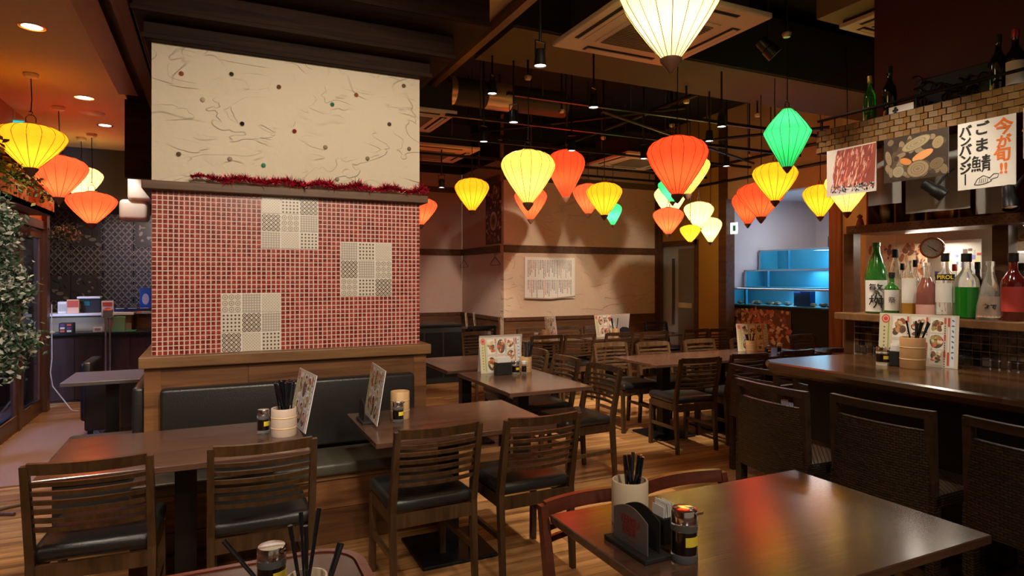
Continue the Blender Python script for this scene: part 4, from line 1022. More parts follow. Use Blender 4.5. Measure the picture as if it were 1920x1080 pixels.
def brush(ch,size,m,parent,loc,rot=(0,0,0),r=.045):
    b=MB()
    for st in BR[ch]: 
        n=len(st); b.tube([((x-.5)*size,0,(z-.5)*size) for x,z in st],[size*r*(1.15-.35*i/max(n-1,1)) for i in range(n)],6)
    for v in range(len(b.v)): b.v[v]=(b.v[v][0],b.v[v][1]*.35,b.v[v][2])
    return b.build('lettering',m,parent,True,loc,rot)
# ---------------------------------------------------------------- hanging prints under the canopy (face -X)
def sheet(name,label,X,y0,y1,z0,z1,cat,draw=None,back=M_PAPER,th=.003,tilt=0):
    """sheet facing the room (-X); local x runs toward -Y (to the right seen from the room)"""
    t=thing(name,label,cat,(X,y1,z0),-PI/2); w=y1-y0; h=z1-z0
    MB().box((0,0,0),(w,th,h)).build('sheet',back,t)
    if draw:
        m=MB(); draw(m,w,h); m.build('print',M_PRINT,t)
    return t,w,h
def d_shrimp(m,w,h):
    m.rect(0,0,w,h,(.62,.55,.50),.0006); r=random.Random(2)
    m.add([(w*.14,-.0008,h*.18),(w*.96,-.0008,h*.10),(w,-.0008,h*.98),(w*.22,-.0008,h*.96)],[(0,1,2,3)],0,(.30,.07,.05))
    for k in range(260):
        x=r.uniform(.2,.95)*w; z=r.uniform(.15,.93)*h; c=r.choice([(.45,.10,.07),(.60,.22,.16),(.30,.06,.05),(.68,.42,.34),(.22,.05,.05)])
        m.ell(x-.12*w*(1-z/h),z,.004,r.uniform(.012,.03),c,.001+k*.000003,6,-.25)
    for k in range(90):
        m.ell(r.uniform(.12,.95)*w,r.uniform(.06,.2)*h,.006,.005,r.choice([(.05,.06,.08),(.35,.4,.42),(.12,.14,.17),(.6,.6,.6)]),.0018,6,r.uniform(0,3))
def d_clams(m,w,h):
    m.rect(0,0,w,h,(.045,.03,.02),.0006); r=random.Random(4)
    for k in range(70): m.ell(r.uniform(.06,.94)*w,r.uniform(.08,.9)*h,r.uniform(.012,.03),r.uniform(.01,.02),r.choice([(.12,.08,.05),(.22,.16,.09),(.06,.04,.03),(.32,.24,.15)]),.0008+k*.000003,10,r.uniform(0,3))
    def shell(cx,cz,a,b,rot,c):
        m.ell(cx*w,cz*h,a,b,tuple(q*.35 for q in c),.0014,18,rot); m.ell(cx*w,cz*h,a*.93,b*.9,c,.0016,18,rot)
        for q in range(6): m.ell(cx*w,cz*h,a*(.8-.12*q),b*(.78-.12*q),tuple(v*(.72 if q%2 else 1.08) for v in c),.0018+q*.0001,16,rot)
    m.ell(.36*w,.42*h,.035,.018,(.75,.28,.08),.0012,12,-.4); m.ell(.62*w,.50*h,.06,.022,(.80,.36,.13),.0012,12,.35)
    shell(.52,.78,.085,.032,.32,(.42,.34,.20)); shell(.24,.22,.034,.034,.2,(.40,.34,.22)); shell(.55,.22,.062,.048,.1,(.33,.24,.14)); shell(.85,.72,.035,.03,1,(.38,.28,.15)); shell(.08,.55,.045,.018,1.8,(.35,.25,.16)); shell(.83,.28,.04,.03,.4,(.20,.14,.08))
brush('繁',.078,M_INK,SAKE[0],(.072*math.cos(SAKE[1]),.072*math.sin(SAKE[1]),.152),(0,0,SAKE[1]+PI/2))
a_,w_,h_=sheet('shrimp_picture','photo sheet of red shrimps hanging from the left end of the canopy',3.46,2.385,2.71,2.00,2.285,'poster',d_shrimp)
a_,w_,h_=sheet('clam_picture','photo sheet of clams and shells hanging under the canopy',3.46,1.99,2.34,2.035,2.285,'poster',d_clams)
a_,w_,h_=sheet('handwritten_sign','white handwritten sign with orange and black Japanese brush lettering',3.46,1.685,1.945,1.945,2.285,'sign')
for i,(ch,x,z,s,m_) in enumerate([('今',.80,.83,.085,M_ORINK),('が',.80,.62,.065,M_ORINK),('旬',.78,.44,.075,M_ORINK),('!!',.80,.24,.07,M_ORINK),
     ('ご',.43,.86,.070,M_INK),('ま',.43,.62,.072,M_INK),('鯖',.42,.36,.092,M_INK),
     ('バ',.14,.86,.062,M_INK),('ン',.14,.72,.056,M_INK),('バ',.14,.58,.062,M_INK),('ン',.14,.44,.056,M_INK),('ジ',.14,.30,.058,M_INK),('｜',.14,.14,.052,M_INK)]):
    if ch in BR: brush(ch,s*.92,m_,a_,(x*w_,-.0015,z*h_),r=.05)
    else: text(ch,s,m_,'lettering',a_,(x*w_,-.001,z*h_),(PI/2,0,0),.0022)
fs=MB()
def stroke(pts,r_=.0016): fs.tube([(x*w_,-.001,z*h_) for x,z in pts],r_,5)
stroke([(.30,.06),(.36,.14),(.46,.18),(.56,.14),(.60,.09),(.50,.06),(.38,.05),(.30,.06)]); stroke([(.56,.13),(.64,.19),(.72,.18),(.70,.13),(.62,.12),(.58,.10)])
for k in range(5): stroke([(.38+k*.035,.07),(.40+k*.035,.14)],.0011)
fs.build('fish_drawing',M_INK,a_)
def d_misc(seed):
    def f(m,w,h):
        r=random.Random(seed); m.rect(0,0,w,h,(.62,.58,.52),.0006)
        for k in range(40): m.ell(r.uniform(.05,.95)*w,r.uniform(.05,.95)*h,r.uniform(.01,.03),r.uniform(.008,.02),r.choice([(.3,.2,.1),(.15,.1,.06),(.5,.3,.15),(.65,.55,.4)]),.0008+k*.000004,10,r.uniform(0,3))
    return f
sheet('shellfish_picture','narrow cut-off photo sheet at the right edge under the canopy',3.46,1.38,1.655,2.06,2.30,'poster',d_misc(3))
M_FROST=mat('frosted_sheet',(.33,.32,.31),.35,0,alpha=.85)
for i,(xa,ya,xb,yb,l) in enumerate([(1628,312,1690,380,'frosted plastic sheet left of the two bar spotlights'),(1697,315,1820,390,'frosted plastic sheet between the clam picture and the sign, lower'),(1828,318,1905,396,'frosted plastic sheet right below the handwritten sign')]):
    p=atX(xa,ya,3.62); q=atX(xb,yb,3.62); t=thing('plastic_sheet',l,'plastic sheet',(3.62,p.y,q.z),-PI/2,'frosted sheets under the canopy')
    m=MB(); w=p.y-q.y; n=8
    vs=[]; 
    for k in range(n+1):
        u=k/n
        for z in(0,2.29-q.z): vs.append((u*w,.006*math.sin(u*9+i),z))
    m.add(vs,[(2*k,2*k+2,2*k+3,2*k+1) for k in range(n)]); m.build('film',M_FROST,t,True); MB().box((0,-.004,2.275-q.z),(w,.004,2.29-q.z)).build('clip_bar',M_BROWN,t)
tiltspot(atX(1752,356,3.35),(.35,-.6,-.55),'black spotlight under the canopy between the clam picture and the sign',.12,.034,0,None,(.16,.0,.12))
tiltspot(atX(1893,372,3.35),(-.25,-.2,-.8),'black spotlight under the canopy right of the handwritten sign',.12,.034,0,None,(.16,.0,.14))

# things behind the bottles
def d_map(seed):
    def f(m,w,h):
        r=random.Random(seed); m.rect(0,0,w,h,(.66,.48,.30),.0006)
        for k in range(90): m.ell(r.uniform(.06,.94)*w,r.uniform(.05,.85)*h,r.uniform(.008,.035),r.uniform(.006,.02),r.choice([(.38,.12,.05),(.55,.26,.12),(.72,.50,.30),(.20,.08,.05),(.62,.33,.2)]),.0008+k*.000003,9,r.uniform(0,3))
    return f
for i,(xa,xb,l) in enumerate([(1624,1680,'brown illustrated poster behind the green sake bottle'),(1681,1738,'brown illustrated poster left of the round clock')]):
    p=atX(xa,500,4.30); q=atX(xb,500,4.30); sheet('illustrated_poster',l,4.30,q.y,p.y,1.30,1.80,'poster',d_map(i))
t=thing('wall_clock','round wall clock with white face and orange-brown rim behind the bottles','clock',atX(1748,465,4.05),0)
t.rotation_euler=(0,0,-1.15)
o=MB().lathe([(.001,0),(.054,0),(.056,.008),(.062,.012),(.067,.007),(.067,-.015),(.001,-.02)],32,cap=False).build('case',mat('clock_rim',(.42,.10,.03),.25,coat=.5),t,True); o.rotation_euler=(PI/2,0,0)
MB().ell(0,0,.055,.055,None,.003,32).build('face',mat('clock_face',(.85,.82,.74),.4),t)
hm=MB()
for k in range(12):
    a=k*PI/6; hm.ell(.046*math.cos(a),.046*math.sin(a),.003,.0016,None,.0040,6,a)
hm.build('hour_marks',M_INK,t)['kind']='stuff'
hh=MB(); M1=Matrix.Translation((0,-.006,0))
hh.bar((-.024,-.006,.016),(.030,-.006,-.024),.002,.0035); hh.bar((0,-.007,0),(.02,-.007,-.02),.002,.005); hh.build('hands',M_INK,t)
def d_shelfstuff(m,w,h):
    r=random.Random(8); m.rect(0,0,w,h,(.72,.68,.60),.0006)
    for k in range(60): 
        x=r.uniform(0,.9)*w; z=r.uniform(0,.85)*h; m.rect(x,z,x+r.uniform(.01,.035),z+r.uniform(.01,.05),r.choice([(.8,.78,.7),(.75,.7,.25),(.25,.25,.6),(.15,.1,.1),(.55,.12,.08),(.8,.6,.5),(.5,.55,.5)]),.0008+k*.000004)
p=atX(1765,500,4.32); q=atX(1840,500,4.32); sheet('notice_collage','bright collage of paper notices behind the bottles right of the clock',4.32,q.y,p.y,1.269,1.74,'notice',d_shelfstuff)
p=atX(1862,430,4.02); q=atX(1935,430,4.02); sheet('dish_poster','pale poster with a dish drawing above the grey appliance',4.05,q.y,p.y,1.70,1.785,'poster',d_misc(12))
ap=thing('grey_appliance','grey steel kitchen appliance with small black window behind the dark red bottle','appliance',(4.30,atX(1895,500,4.1).y,1.27),0)
p=ap.location
MB().rbox((-.14,-.22,0),(.13,.10,.38),.012).build('housing',mat('steel_grey',(.45,.46,.48),.35,.3),ap); MB().box((-.146,-.12,.18),(-.139,-.04,.30)).build('window',M_INK,ap)
MB().box((-.145,-.20,.02),(-.139,.07,.36)).build('front_plate',mat('light_grey',(.62,.62,.64),.4),ap)
tag(MB().box((4.14,-.5,1.222),(4.45,2.86,1.268)).build('work_surface',M_CHROME),'narrow steel work surface behind the bottle shelf','worktop')
for i,(px,X,prof,m_,l) in enumerate([(1612,3.95,[(.02,0),(.028,.02),(.02,.05),(.012,.06),(.02,.075),(.001,.09)],mat('red_ceramic',(.5,.12,.08),.3,coat=.5),'small red and white figurine at the left end of the cabinet'),
     (1660,3.97,[(.02,0),(.03,.05),(.038,.13),(.045,.2),(.03,.25),(.001,.27)],mat('gold_ornament',(.38,.22,.08),.35,.5),'tall gilded mask ornament in the cabinet'),
     (1711,3.95,[(.018,0),(.024,.02),(.014,.05),(.02,.07),(.018,.09),(.001,.1)],M_GOLD,'small brass figurine in the middle of the cabinet'),
     (1772,3.97,[(.03,0),(.06,.03),(.07,.07),(.05,.11),(.001,.13)],mat('orange_gourd',(.55,.18,.05),.35,coat=.4),'round orange gourd ornament in the cabinet')]):
    p=atX(px,420,X); tag(MB().lathe(prof,16).build('ornament',m_,None,True,loc=(X,p.y,1.838)),l,'ornament','ornaments in the red cabinet')
lamp('bottle_back_fill','AREA',(4.15,1.9,1.77),2.5,(1,.9,.75),.25,(4.0,1.9,1.2)); lamp('bottle_back_fill','AREA',(4.15,2.5,1.77),2.5,(1,.9,.75),.25,(4.0,2.5,1.2))  # added area lights behind the bottles as backlight, no real fixture

# ---------------------------------------------------------------- table-top things
ORD='first second third fourth fifth sixth seventh eighth ninth tenth eleventh twelfth thirteenth fourteenth fifteenth sixteenth seventeenth eighteenth nineteenth twentieth twenty-first twenty-second twenty-third twenty-fourth'.split()
def chopcup(label,p,r=.052,h=.13,m=None,n=8,ch=.22,spread=.5,seed=0,chl=None,lean=(0,0),rings=True,chopper=True,inner=None):
    t=thing('chopstick_cup',label,'cup',p,0,'chopstick cups'); r_=random.Random(seed)
    MB().lathe([(r*.97,0),(r,.004),(r,h-.003),(r*.97,h),(r*.88,h),(r*.86,h-.006),(r*.86,.012),(.001,.012)],28,cap=False).build('cup_body',m or M_WCUP,t,True)
    MB().lathe([(r*.97,0),(.001,0)],28,cap=False).build('foot',m or M_WCUP,t)
    if rings:
        for z in(.30,.68): MB().lathe([(r*1.0,z*h-.004),(r*1.03,z*h),(r*1.0,z*h+.004)],28,cap=False).build('hoop',mat('cup_hoop',(.62,.42,.22),.35),t,True)
    made=[]
    for k in range(n):
        a=r_.uniform(0,2*PI); q=r_.uniform(0,r*.55); b=Vector((p[0]+math.cos(a)*q,p[1]+math.sin(a)*q,p[2]+.014))
        ox=lean[0]+r_.uniform(-1,1)*spread*r; oy=lean[1]+r_.uniform(-1,1)*spread*r
        zt=p[2]+ch+r_.uniform(-.006,.006); e=Vector((p[0]+ox,p[1]+oy,zt))
        # pass inside the rim
        tt=(h+p[2]-b.z)/(zt-b.z); at=b.lerp(e,tt); dxy=Vector((at.x-p[0],at.y-p[1])); lim=r*.76
        if dxy.length>lim: dxy=dxy*(lim/dxy.length); e=b+(Vector((p[0]+dxy.x,p[1]+dxy.y,h+p[2]))-b)/tt
        o=MB().tube([b,b.lerp(e,.5),e],[.0025,.0042,.0055],6).build('chopstick',mat('black_lacquer',(.010,.010,.013),.2,coat=.5))
        made.append((e.x*ca-e.y*sa,o))
    for k,(_,o) in enumerate(sorted(made,key=lambda q:q[0])): tag(o,chl+', '+ORD[k]+' from left','chopstick','chopsticks in '+label.split(',')[0])
    return t
def soy(label,p,r=.030,h=.115,lab=M_YEL,capm=None):
    t=thing('soy_sauce_bottle',label,'bottle',p,0,'soy sauce dispensers')
    gl=mat('soy_glass',(.9,.9,.9),.03,0,trans=.9,ior=1.3)
    MB().lathe([(r*.95,0),(r,.004),(r,h*.16),(r*.98,h*.17)],24).build('thick_glass_base',gl,t,True)
    MB().lathe([(r*.96,h*.17),(r*.96,h*.60)],24).build('sauce',M_SOY,t,True)
    MB().lathe([(r*.99,h*.60),(r,h*.74)],24).build('glass_neck',gl,t,True)
    MB().lathe([(r*.96,h*.74),(r*.98,h*.75),(r*.98,h*.94),(r*.9,h*.985),(r*.5,h),(.001,h)],24).build('cap',capm or M_CHROME,t,True)
    MB().bar((r*.5,-r*.8,h*.93),(r*.8,-r*1.15,h*.97),.010,.006).build('spout',capm or M_CHROME,t)
    a0=math.atan2(-p[1],-p[0]); m=MB(); n=8; vs=[]
    for k in range(n+1):
        a=a0+.1+1.25*k/n
        for z in(.34,.52): vs.append((r*1.0*math.cos(a),r*1.0*math.sin(a),z*h))
    m.add(vs,[(2*k,2*k+2,2*k+3,2*k+1) for k in range(n)]); m.build('label',lab,t,True)
    return t
def napkins(label,p,rz=0,w=.05,d=.07,h=.085):
    t=thing('napkin_holder',label,'napkin holder',p,rz,'napkin holders')
    MB().rbox((-w/2,-d/2,0),(w/2,d/2,h),.004).build('holder',M_BLKP,t)
    m=MB(); r_=random.Random(int(p[0]*100))
    for k in range(7):
        x=-w/2+.008+k*(w-.016)/6; a=r_.uniform(-.05,.05); hh_=h+r_.uniform(.028,.045)
        m.box((x-.001,-d/2+.006,h-.01),(x+.001,d/2-.006,hh_),0,None,Matrix.Rotation(a,4,'Y'))
    m.build('napkins',mat('napkin',(.85,.83,.8),.7),t); return t
FOOD=[(.32,.10,.04),(.55,.30,.12),(.70,.52,.30),(.20,.10,.06),(.60,.16,.08),(.35,.32,.12),(.78,.68,.45),(.12,.08,.06)]
def d_menu(seed,full=True):
    def f(m,w,h):
        r=random.Random(seed); L=0.0006
        m.rect(0,0,w,h,(.64,.57,.47),L); m.rect(w*.02,h*.03,w*.15,h*.97,(.66,.60,.36),L*1.5)
        m.rect(w*.115,h*.05,w*.135,h*.84,(.35,.42,.12),L*2)
        for k in range(9): m.ell(w*.07,h*(.72-k*.075),w*.012,h*.018,(.18,.14,.08),L*2.2,6,r.uniform(0,3))
        m.ell(w*.085,h*.89,w*.055,h*.085,(.60,.05,.03),L*2.4,20); m.ell(w*.085,h*.89,w*.042,h*.065,(.80,.45,.40),L*2.7,20); m.ell(w*.085,h*.89,w*.03,h*.045,(.62,.07,.05),L*3,12)
        cells=[(.18,.52,.36,.95),(.18,.05,.36,.46),(.42,.52,.60,.95),(.42,.05,.60,.46),(.66,.66,.82,.95),(.66,.35,.82,.63),(.66,.05,.82,.32)]
        for x0,z0,x1,z1 in cells:
            m.rect(x0*w,z0*h,x1*w,z1*h,(.78,.74,.66),L*1.6)
            cx,cz=(x0+x1)/2*w,(z0+z1)/2*h; a,b=(x1-x0)*w*.52,(z1-z0)*h*.46
            m.ell(cx,cz,a,b,r.choice([(.82,.80,.75),(.10,.08,.07),(.82,.80,.75)]),L*2,16)
            for k in range(22): m.ell(cx+r.uniform(-.62,.62)*a,cz+r.uniform(-.62,.62)*b,a*r.uniform(.22,.5),b*r.uniform(.16,.36),r.choice(FOOD),L*2.4+k*.00002,8,r.uniform(0,3))
            m.rect((x1+.008)*w,(z1-.12)*h,(x1+.03)*w,z1*h,(.62,.10,.07),L*2)
            for k in range(5): m.rect((x1+.012)*w,(z1-.17-k*.045)*h,(x1+.026)*w,(z1-.145-k*.045)*h,(.10,.08,.08),L*2)
        m.rect(w*.87,h*.05,w*.895,h*.95,(.50,.08,.05),L*2); m.rect(w*.872,h*.30,w*.893,h*.78,(.80,.75,.70),L*2.2); m.rect(w*.91,h*.02,w*.955,h*.98,(.70,.76,.82),L*2)
        for k in range(8): m.ell(w*.932,h*(.9-k*.1),w*.010,h*.03,(.06,.12,.45),L*2.4,6,r.uniform(0,2))
    return f
def menu(label,p,rz,w=.36,h=.28,lean=.16,seed=1,plain=False,grp='menu cards on the tables'):
    """card whose printed face looks toward local -Y; p = middle of the bottom edge"""
    t=thing('menu_card',label,'menu',p,rz,grp)
    root=MB().box((-w/2,0,0),(w/2,.003,h)).build('card',M_PAPER if not plain else mat('plain_card',(.60,.50,.48),.5),t); root.rotation_euler=(-lean,0,0)
    m=MB(); 
    if plain: m.rect(0,0,w,h,(.58,.50,.46),.0006); [m.rect(w*(.1+.1*k),h*.2,w*(.115+.1*k),h*.85,(.45,.30,.28),.001) for k in range(8)]
    else: d_menu(seed)(m,w,h)
    o=m.build('print',M_PRINT,t); o.location=(-w/2,0,0); o.rotation_euler=(-lean,0,0)
    return t
def menustand(label,p,rz,L=.19,Hh=.115,face=None,txt=False,gap=.042):
    t=thing('menu_stand',label,'menu stand',p,rz,'arched menu stands'); fm=face or M_BLKP
    MB().rbox((-L/2,-.045,0),(L/2,.045,.014),.003).build('base',M_BLKP,t)
    def arch(y):
        m=MB(); n=14; P=[(-L*.40,0)]+[(-L*.40+L*.80*k/n, Hh*(.78+.22*math.sin(PI*k/n))) for k in range(n+1)]+[(L*.40,0)]
        vs=[(x,y-.002,z+.014) for x,z in P]+[(x,y+.002,z+.014) for x,z in P]; k=len(P)
        m.add(vs,[tuple(range(k)),tuple(range(k,2*k))[::-1]]+[(i,k+i,k+(i+1)%k,(i+1)%k) for i in range(k)]); return m
    f=arch(-gap/2).build('front_plate',fm,t); arch(gap/2).build('rear_plate',M_BLKP,t)
    if txt:
        for s,z in(('YEBISU',.083),('BEER',.055)): text(s,.034,mat('dark_red_ink',(.22,.02,.02),.5),'lettering',f,(0,-gap/2-.003,z),(PI/2,0,0),.0006,sx=.9)
        for k in range(2): text('• • • • • • • •',.010,mat('dark_red_ink',(.22,.02,.02),.5),'small_lettering',f,(0,-gap/2-.003,.032-.010*k),(PI/2,0,0))
    return t
TZ=.72
# near right table
chopcup('white chopstick cup on the near right table, black chopsticks standing in it',tuple(atZ(1181,978,TZ)),.058,.135,M_CREAM,9,.215,.7,1,'black chopstick in the white cup on the near right table',rings=False)
menustand('grey arched menu stand with dark red beer lettering on the near right table',(1.098,1.482,TZ),-PI/2,.20,.112,mat('stand_grey',(.16,.15,.16),.35,.4),True)
napkins('black napkin holder between the grey stand and the soy bottle',(1.205,1.50,TZ),0,.045,.065,.075)
soy('soy sauce bottle with silver cap and yellow label on the near right table',tuple(atZ(1283,1050,TZ)),.037,.145)
# near left table
chopcup('cream cup at the bottom left with black utensils fanning out',(.185,1.44,TZ),.045,.125,M_CREAM,4,.24,1.4,5,'black utensil in the cream cup at the bottom left',(.0,.02),rings=False)
for a,b,l,r_ in (((.17,1.43,.735),(.02,1.50,.93),'pair of thick black chopsticks leaning far left out of the cream cup',.0055),((.20,1.43,.735),(.262,1.462,.895),'glossy black spoon handle leaning right out of the cream cup',.008)):
    o=MB().tube([a,Vector(a).lerp(Vector(b),.6),b],[r_*.5,r_*.8,r_],8).build('utensil',mat('black_lacquer',(.010,.010,.013),.2,coat=.5),None,True); tag(o,l,'utensil')
soy('soy sauce bottle with silver cap behind the utensils at the bottom left',(.13,1.66,TZ),.035,.12)
# bench tables
chopcup('pale wooden chopstick cup on the left bench table, full of dark chopsticks',(.315,3.30,TZ),.060,.135,mat('bench_cup',(.55,.42,.33),.4),24,.265,.75,3,'dark chopstick in the cup on the left bench table')
soy('soy sauce bottle with yellow label beside the pale cup on the left bench table',(.225,3.37,TZ),.030,.125)
menu('menu card seen edge-on beside the pale wooden cup on the left bench table',(.392,3.44,TZ+.001),-PI/2+.12,.34,.29,.2,1)
menu('tilted menu card in a black holder on the right bench table',(.765,3.40,TZ+.015),-PI/2-.04,.37,.285,.16,2)
menustand('black arched holder gripping the tilted menu on the right bench table',(.755,3.42,TZ),-PI/2,.16,.11,None,False,.06)
soy('soy sauce bottle with yellow label behind the tilted menu',(.90,3.33,TZ),.030,.115)
chopcup('pale cup half hidden behind the tilted menu on the right bench table',(.935,3.42,TZ),.052,.15,M_WCUP,0)
# middle tables
menu('front menu card of the tent on the middle tables, red circle in its corner',(2.14,4.70,TZ+.001),R(2),.38,.29,.15,3)
menu('rear plain-backed menu card leaning behind the other on the middle tables',(2.17,4.82,TZ+.001),R(2),.40,.30,-.10,4,True)
napkins('dark napkin box before the tent menus on the middle tables',(2.10,4.60,TZ),R(90),.07,.13,.10)
soy('soy sauce bottle with yellow label before the tent menus',(2.20,4.57,TZ),.032,.11)
chopcup('pale cup with black chopsticks right of the tent menus on the middle tables',(2.335,4.66,TZ),.050,.125,M_WCUP,9,.24,1.6,6,'black chopstick in the cup on the middle tables')
soy('small dark bottle with white cap beside the pale cup on the middle tables',(2.27,4.56,TZ),.020,.105,M_INK,M_WHT)
# long row
menu('bright menu card on the long table row before the aquarium photos',(5.16,4.92,TZ+.001),R(-14),.36,.29,.15,5)
chopcup('pale wooden cup left of the bright menu on the long table row',(4.98,4.78,TZ),.056,.135,M_WCUP,7,.2,1,8,'dark chopstick in the cup on the long table row')
soy('squat sauce bottle with green tint before the bright menu',(5.10,4.68,TZ),.032,.09,M_YEL)
soy('dark bottle with white cap before the bright menu',(5.24,4.66,TZ),.022,.105,M_INK,M_WHT)
# back row
menu('narrow menu card standing on the back row against the wainscot',(3.86,6.95,TZ+.001),R(38),.34,.29,.12,6)
chopcup('pale cup before the narrow menu on the back row',(3.72,6.88,TZ),.05,.13,M_WCUP,0)
soy('white capped sauce bottle left of the pale cup on the back row',(3.60,6.90,TZ),.025,.10,M_INK,M_WHT)
menu('left card of the pinkish tent menu on the back row',(4.66,6.93,TZ+.001),R(8),.34,.29,.18,7)
menu('right plain card of the pinkish tent menu on the back row',(4.93,7.03,TZ+.001),R(12),.34,.29,-.12,8,True)
menustand('dark arched holder at the foot of the pinkish tent menu',(4.92,6.90,TZ),R(10),.16,.11)
chopcup('orange tinted cup before the pinkish tent menu, two chopsticks spread in a V',(4.70,6.79,TZ),.042,.12,M_WCUP,4,.25,2.0,9,'black chopstick in the cup by the pinkish tent menu')
# far corner counter with standing cards
bx=thing('dark_sideboard','black sideboard in the dim recess right of the pillar','sideboard',(2.95,8.7,0))
MB().rbox((-.62,-.22,0),(.28,.22,.80),.01).build('carcass',M_BLKP,bx); MB().rbox((-.65,-.24,.80),(.31,.24,.83),.005).build('top',M_BLACK,bx)
for k in range(3): MB().box((-.55+k*.28,-.235,.1),(-.30+k*.28,-.221,.72)).build('door',M_BLACK,bx)
tf=table('dining_table','dark table in the recess carrying two small cards',3.30,3.82,8.75,9.35,.76)
menu('small white card standing in the recess, left of two',(3.50,8.98,.761),R(60),.18,.20,.1,9,grp='recess cards'); menu('small white card standing in the recess, right of two',(3.64,9.0,.761),R(60),.18,.20,.1,10,grp='recess cards')
# bar things
BZ=1.0
menu('large menu card with red circle standing on the bar counter',(3.60,2.245,BZ+.001),-PI/2+.24,.40,.29,.1,11)
chopcup('pale wooden cup with chopsticks on the bar counter',tuple(atZ(1711,690,BZ)),.062,.17,mat('bar_cup_wood',(.50,.28,.12),.4),10,.255,.9,12,'black chopstick in the wooden cup on the bar counter',(.03,-.03))
napkins('napkin holder beside the wooden cup on the bar counter',tuple(atZ(1680,686,BZ)),.3,.05,.06,.085)
soy('soy sauce bottle with yellow label on the bar counter',tuple(atZ(1655,684,BZ)),.036,.105)

# ---------------------------------------------------------------- wall things
wb=thing('wall_menu_board','white paper menu board with rows of small Japanese writing, curled at the bottom','menu board',(4.16,8.345,1.16))
m=MB(); W_,H_=.86,.64; n=8; vs=[]
MB().box((0,-.012,.02),(W_,-.002,H_)).build('board',M_PAPER,wb)
m=MB(); r_=random.Random(21); 
for row in range(2):
    for c in range(26):
        z=H_*(.93 if row==0 else .47); x=.05+c*(W_-.1)/26; k=0; colr=r_.choice([(.08,.07,.06)]*5+[(.5,.08,.06)]*2+[(.35,.3,.28)])
        ln=r_.randint(6,13)
        for k in range(ln): m.rect(x+r_.uniform(0,.003),z-k*.021,x+.012+r_.uniform(0,.005),z-k*.021-.014,colr,.0126)
m.build('writing',M_PRINT,wb)
MB().tube([(.0,-.014,.03),(W_*.5,-.022,.015),(W_,-.014,.05)],.012,8).build('curled_edge',mat('brown_paper',(.45,.32,.2),.6),wb,True)
def d_bigposter(m,w,h):
    r=random.Random(30); m.rect(0,0,w,h,(.10,.05,.06),.0006)
    for k in range(120): m.ell(r.uniform(.05,.95)*w,r.uniform(.04,.96)*h,r.uniform(.01,.05),r.uniform(.01,.04),r.choice([(.5,.15,.06),(.6,.45,.3),(.12,.08,.2),(.25,.12,.08),(.7,.6,.5),(.05,.03,.04)]),.0008+k*.000003,8,r.uniform(0,3))
    for q,c in((.17,(.10,.07,.22)),(.13,(.6,.5,.4)),(.09,(.25,.2,.1)),(.04,(.1,.06,.05))): m.ell(w*.5,h*.38,q,q*1.1,c,.002+.0002*(.2-q)*10,20)
po,w_,h_=sheet('tall_poster','tall dark colourful poster on the side wall of the recess, behind the yellow lantern',3.825,8.42,9.02,2.0,2.92,'poster',d_bigposter)
for x,y,l in((870,495,'wire coat hanger on the recess wall, left one'),(928,490,'wire coat hanger on the recess wall, right one')):
    p=atX(x,y,3.80); t=thing('coat_hanger',l,'hanger',p,0,'wire coat hangers'); 
    MB().tube([(0,0,.07),(0,-.19,-.04),(0,-.17,-.055),(0,.17,-.055),(0,.19,-.04),(0,0,.07)],.004,6).build('wire',M_BLACK,t); MB().tube([(0,0,.07),(0,0,.09),(0,.02,.105),(0.0,.0,.12)],.003,6).build('hook',M_BLACK,t)
    MB().tube([(0,0,.11),(.04,0,.11)],.005,6).build('peg',M_GOLD,t)

# ---------------------------------------------------------------- aquarium in the alcove
aq=thing('aquarium','stepped blue live fish tank of three tiers in the white alcove','aquarium',(0,0,0))
M_AQ=mat('tank_blue',(.05,.30,.45),.35); M_AQD=mat('tank_frame',(.04,.25,.42),.35); M_RIM=mat('rim_pale',(.35,.50,.62),.3)
M_WATER=mat('tank_water',(.75,.95,1),.02,0,trans=1,ior=1.05)
for k,(X0_,z0_,z1_) in enumerate([(6.90,1.10,1.345),(7.22,1.345,1.61),(7.52,1.61,1.91)]):
    X1_=X0_+.40; ya,yb=5.0,7.07
    MB().box((X1_-.02,ya,z0_),(X1_,yb,z1_)).box((X0_,ya,z0_),(X1_,yb,z0_+.015)).box((X0_,yb-.015,z0_),(X1_,yb,z1_)).build('tank_lining',M_AQ,aq)
    MB().box((X0_+.002,ya,z0_+.02),(X0_+.008,yb-.02,z1_-.02)).build('glass_front',M_WATER,aq)
    MB().box((X0_-.004,ya,z1_-.02),(X0_+.02,yb,z1_)).box((X0_-.004,yb-.02,z0_),(X0_+.02,yb,z1_)).build('rim',M_RIM,aq)
    for yy_ in(5.35,6.75-.1*k): MB().box((X0_+.01,yy_-.015,z0_),(X0_+.05,yy_+.015,z1_-.02)).build('divider',M_AQD,aq)
    MB().box((X0_+.05,5.1,z1_-.012),(X0_+.075,6.95,z1_)).build('strip_light',mat('tank_light',(.6,.8,1),.3,emit=5,ecol=(.55,.75,1)),aq)
    lamp('tank_lamp','AREA',(X0_+.2,6.0,z1_-.03),1.7,(.55,.85,1),.3,(X0_+.25,6.0,0))
MB().box((6.90,5.0,0),(7.9,7.07,1.06)).build('cabinet',M_BLKP,aq); MB().box((6.885,5.0,1.06),(7.9,7.08,1.10)).build('plinth',M_BLACK,aq)
MB().box((7.30,5.0,1.10),(7.9,7.05,1.345)).box((7.62,5.0,1.345),(7.92,7.05,1.61)).build('step_body',M_AQD,aq)
r_=random.Random(4)
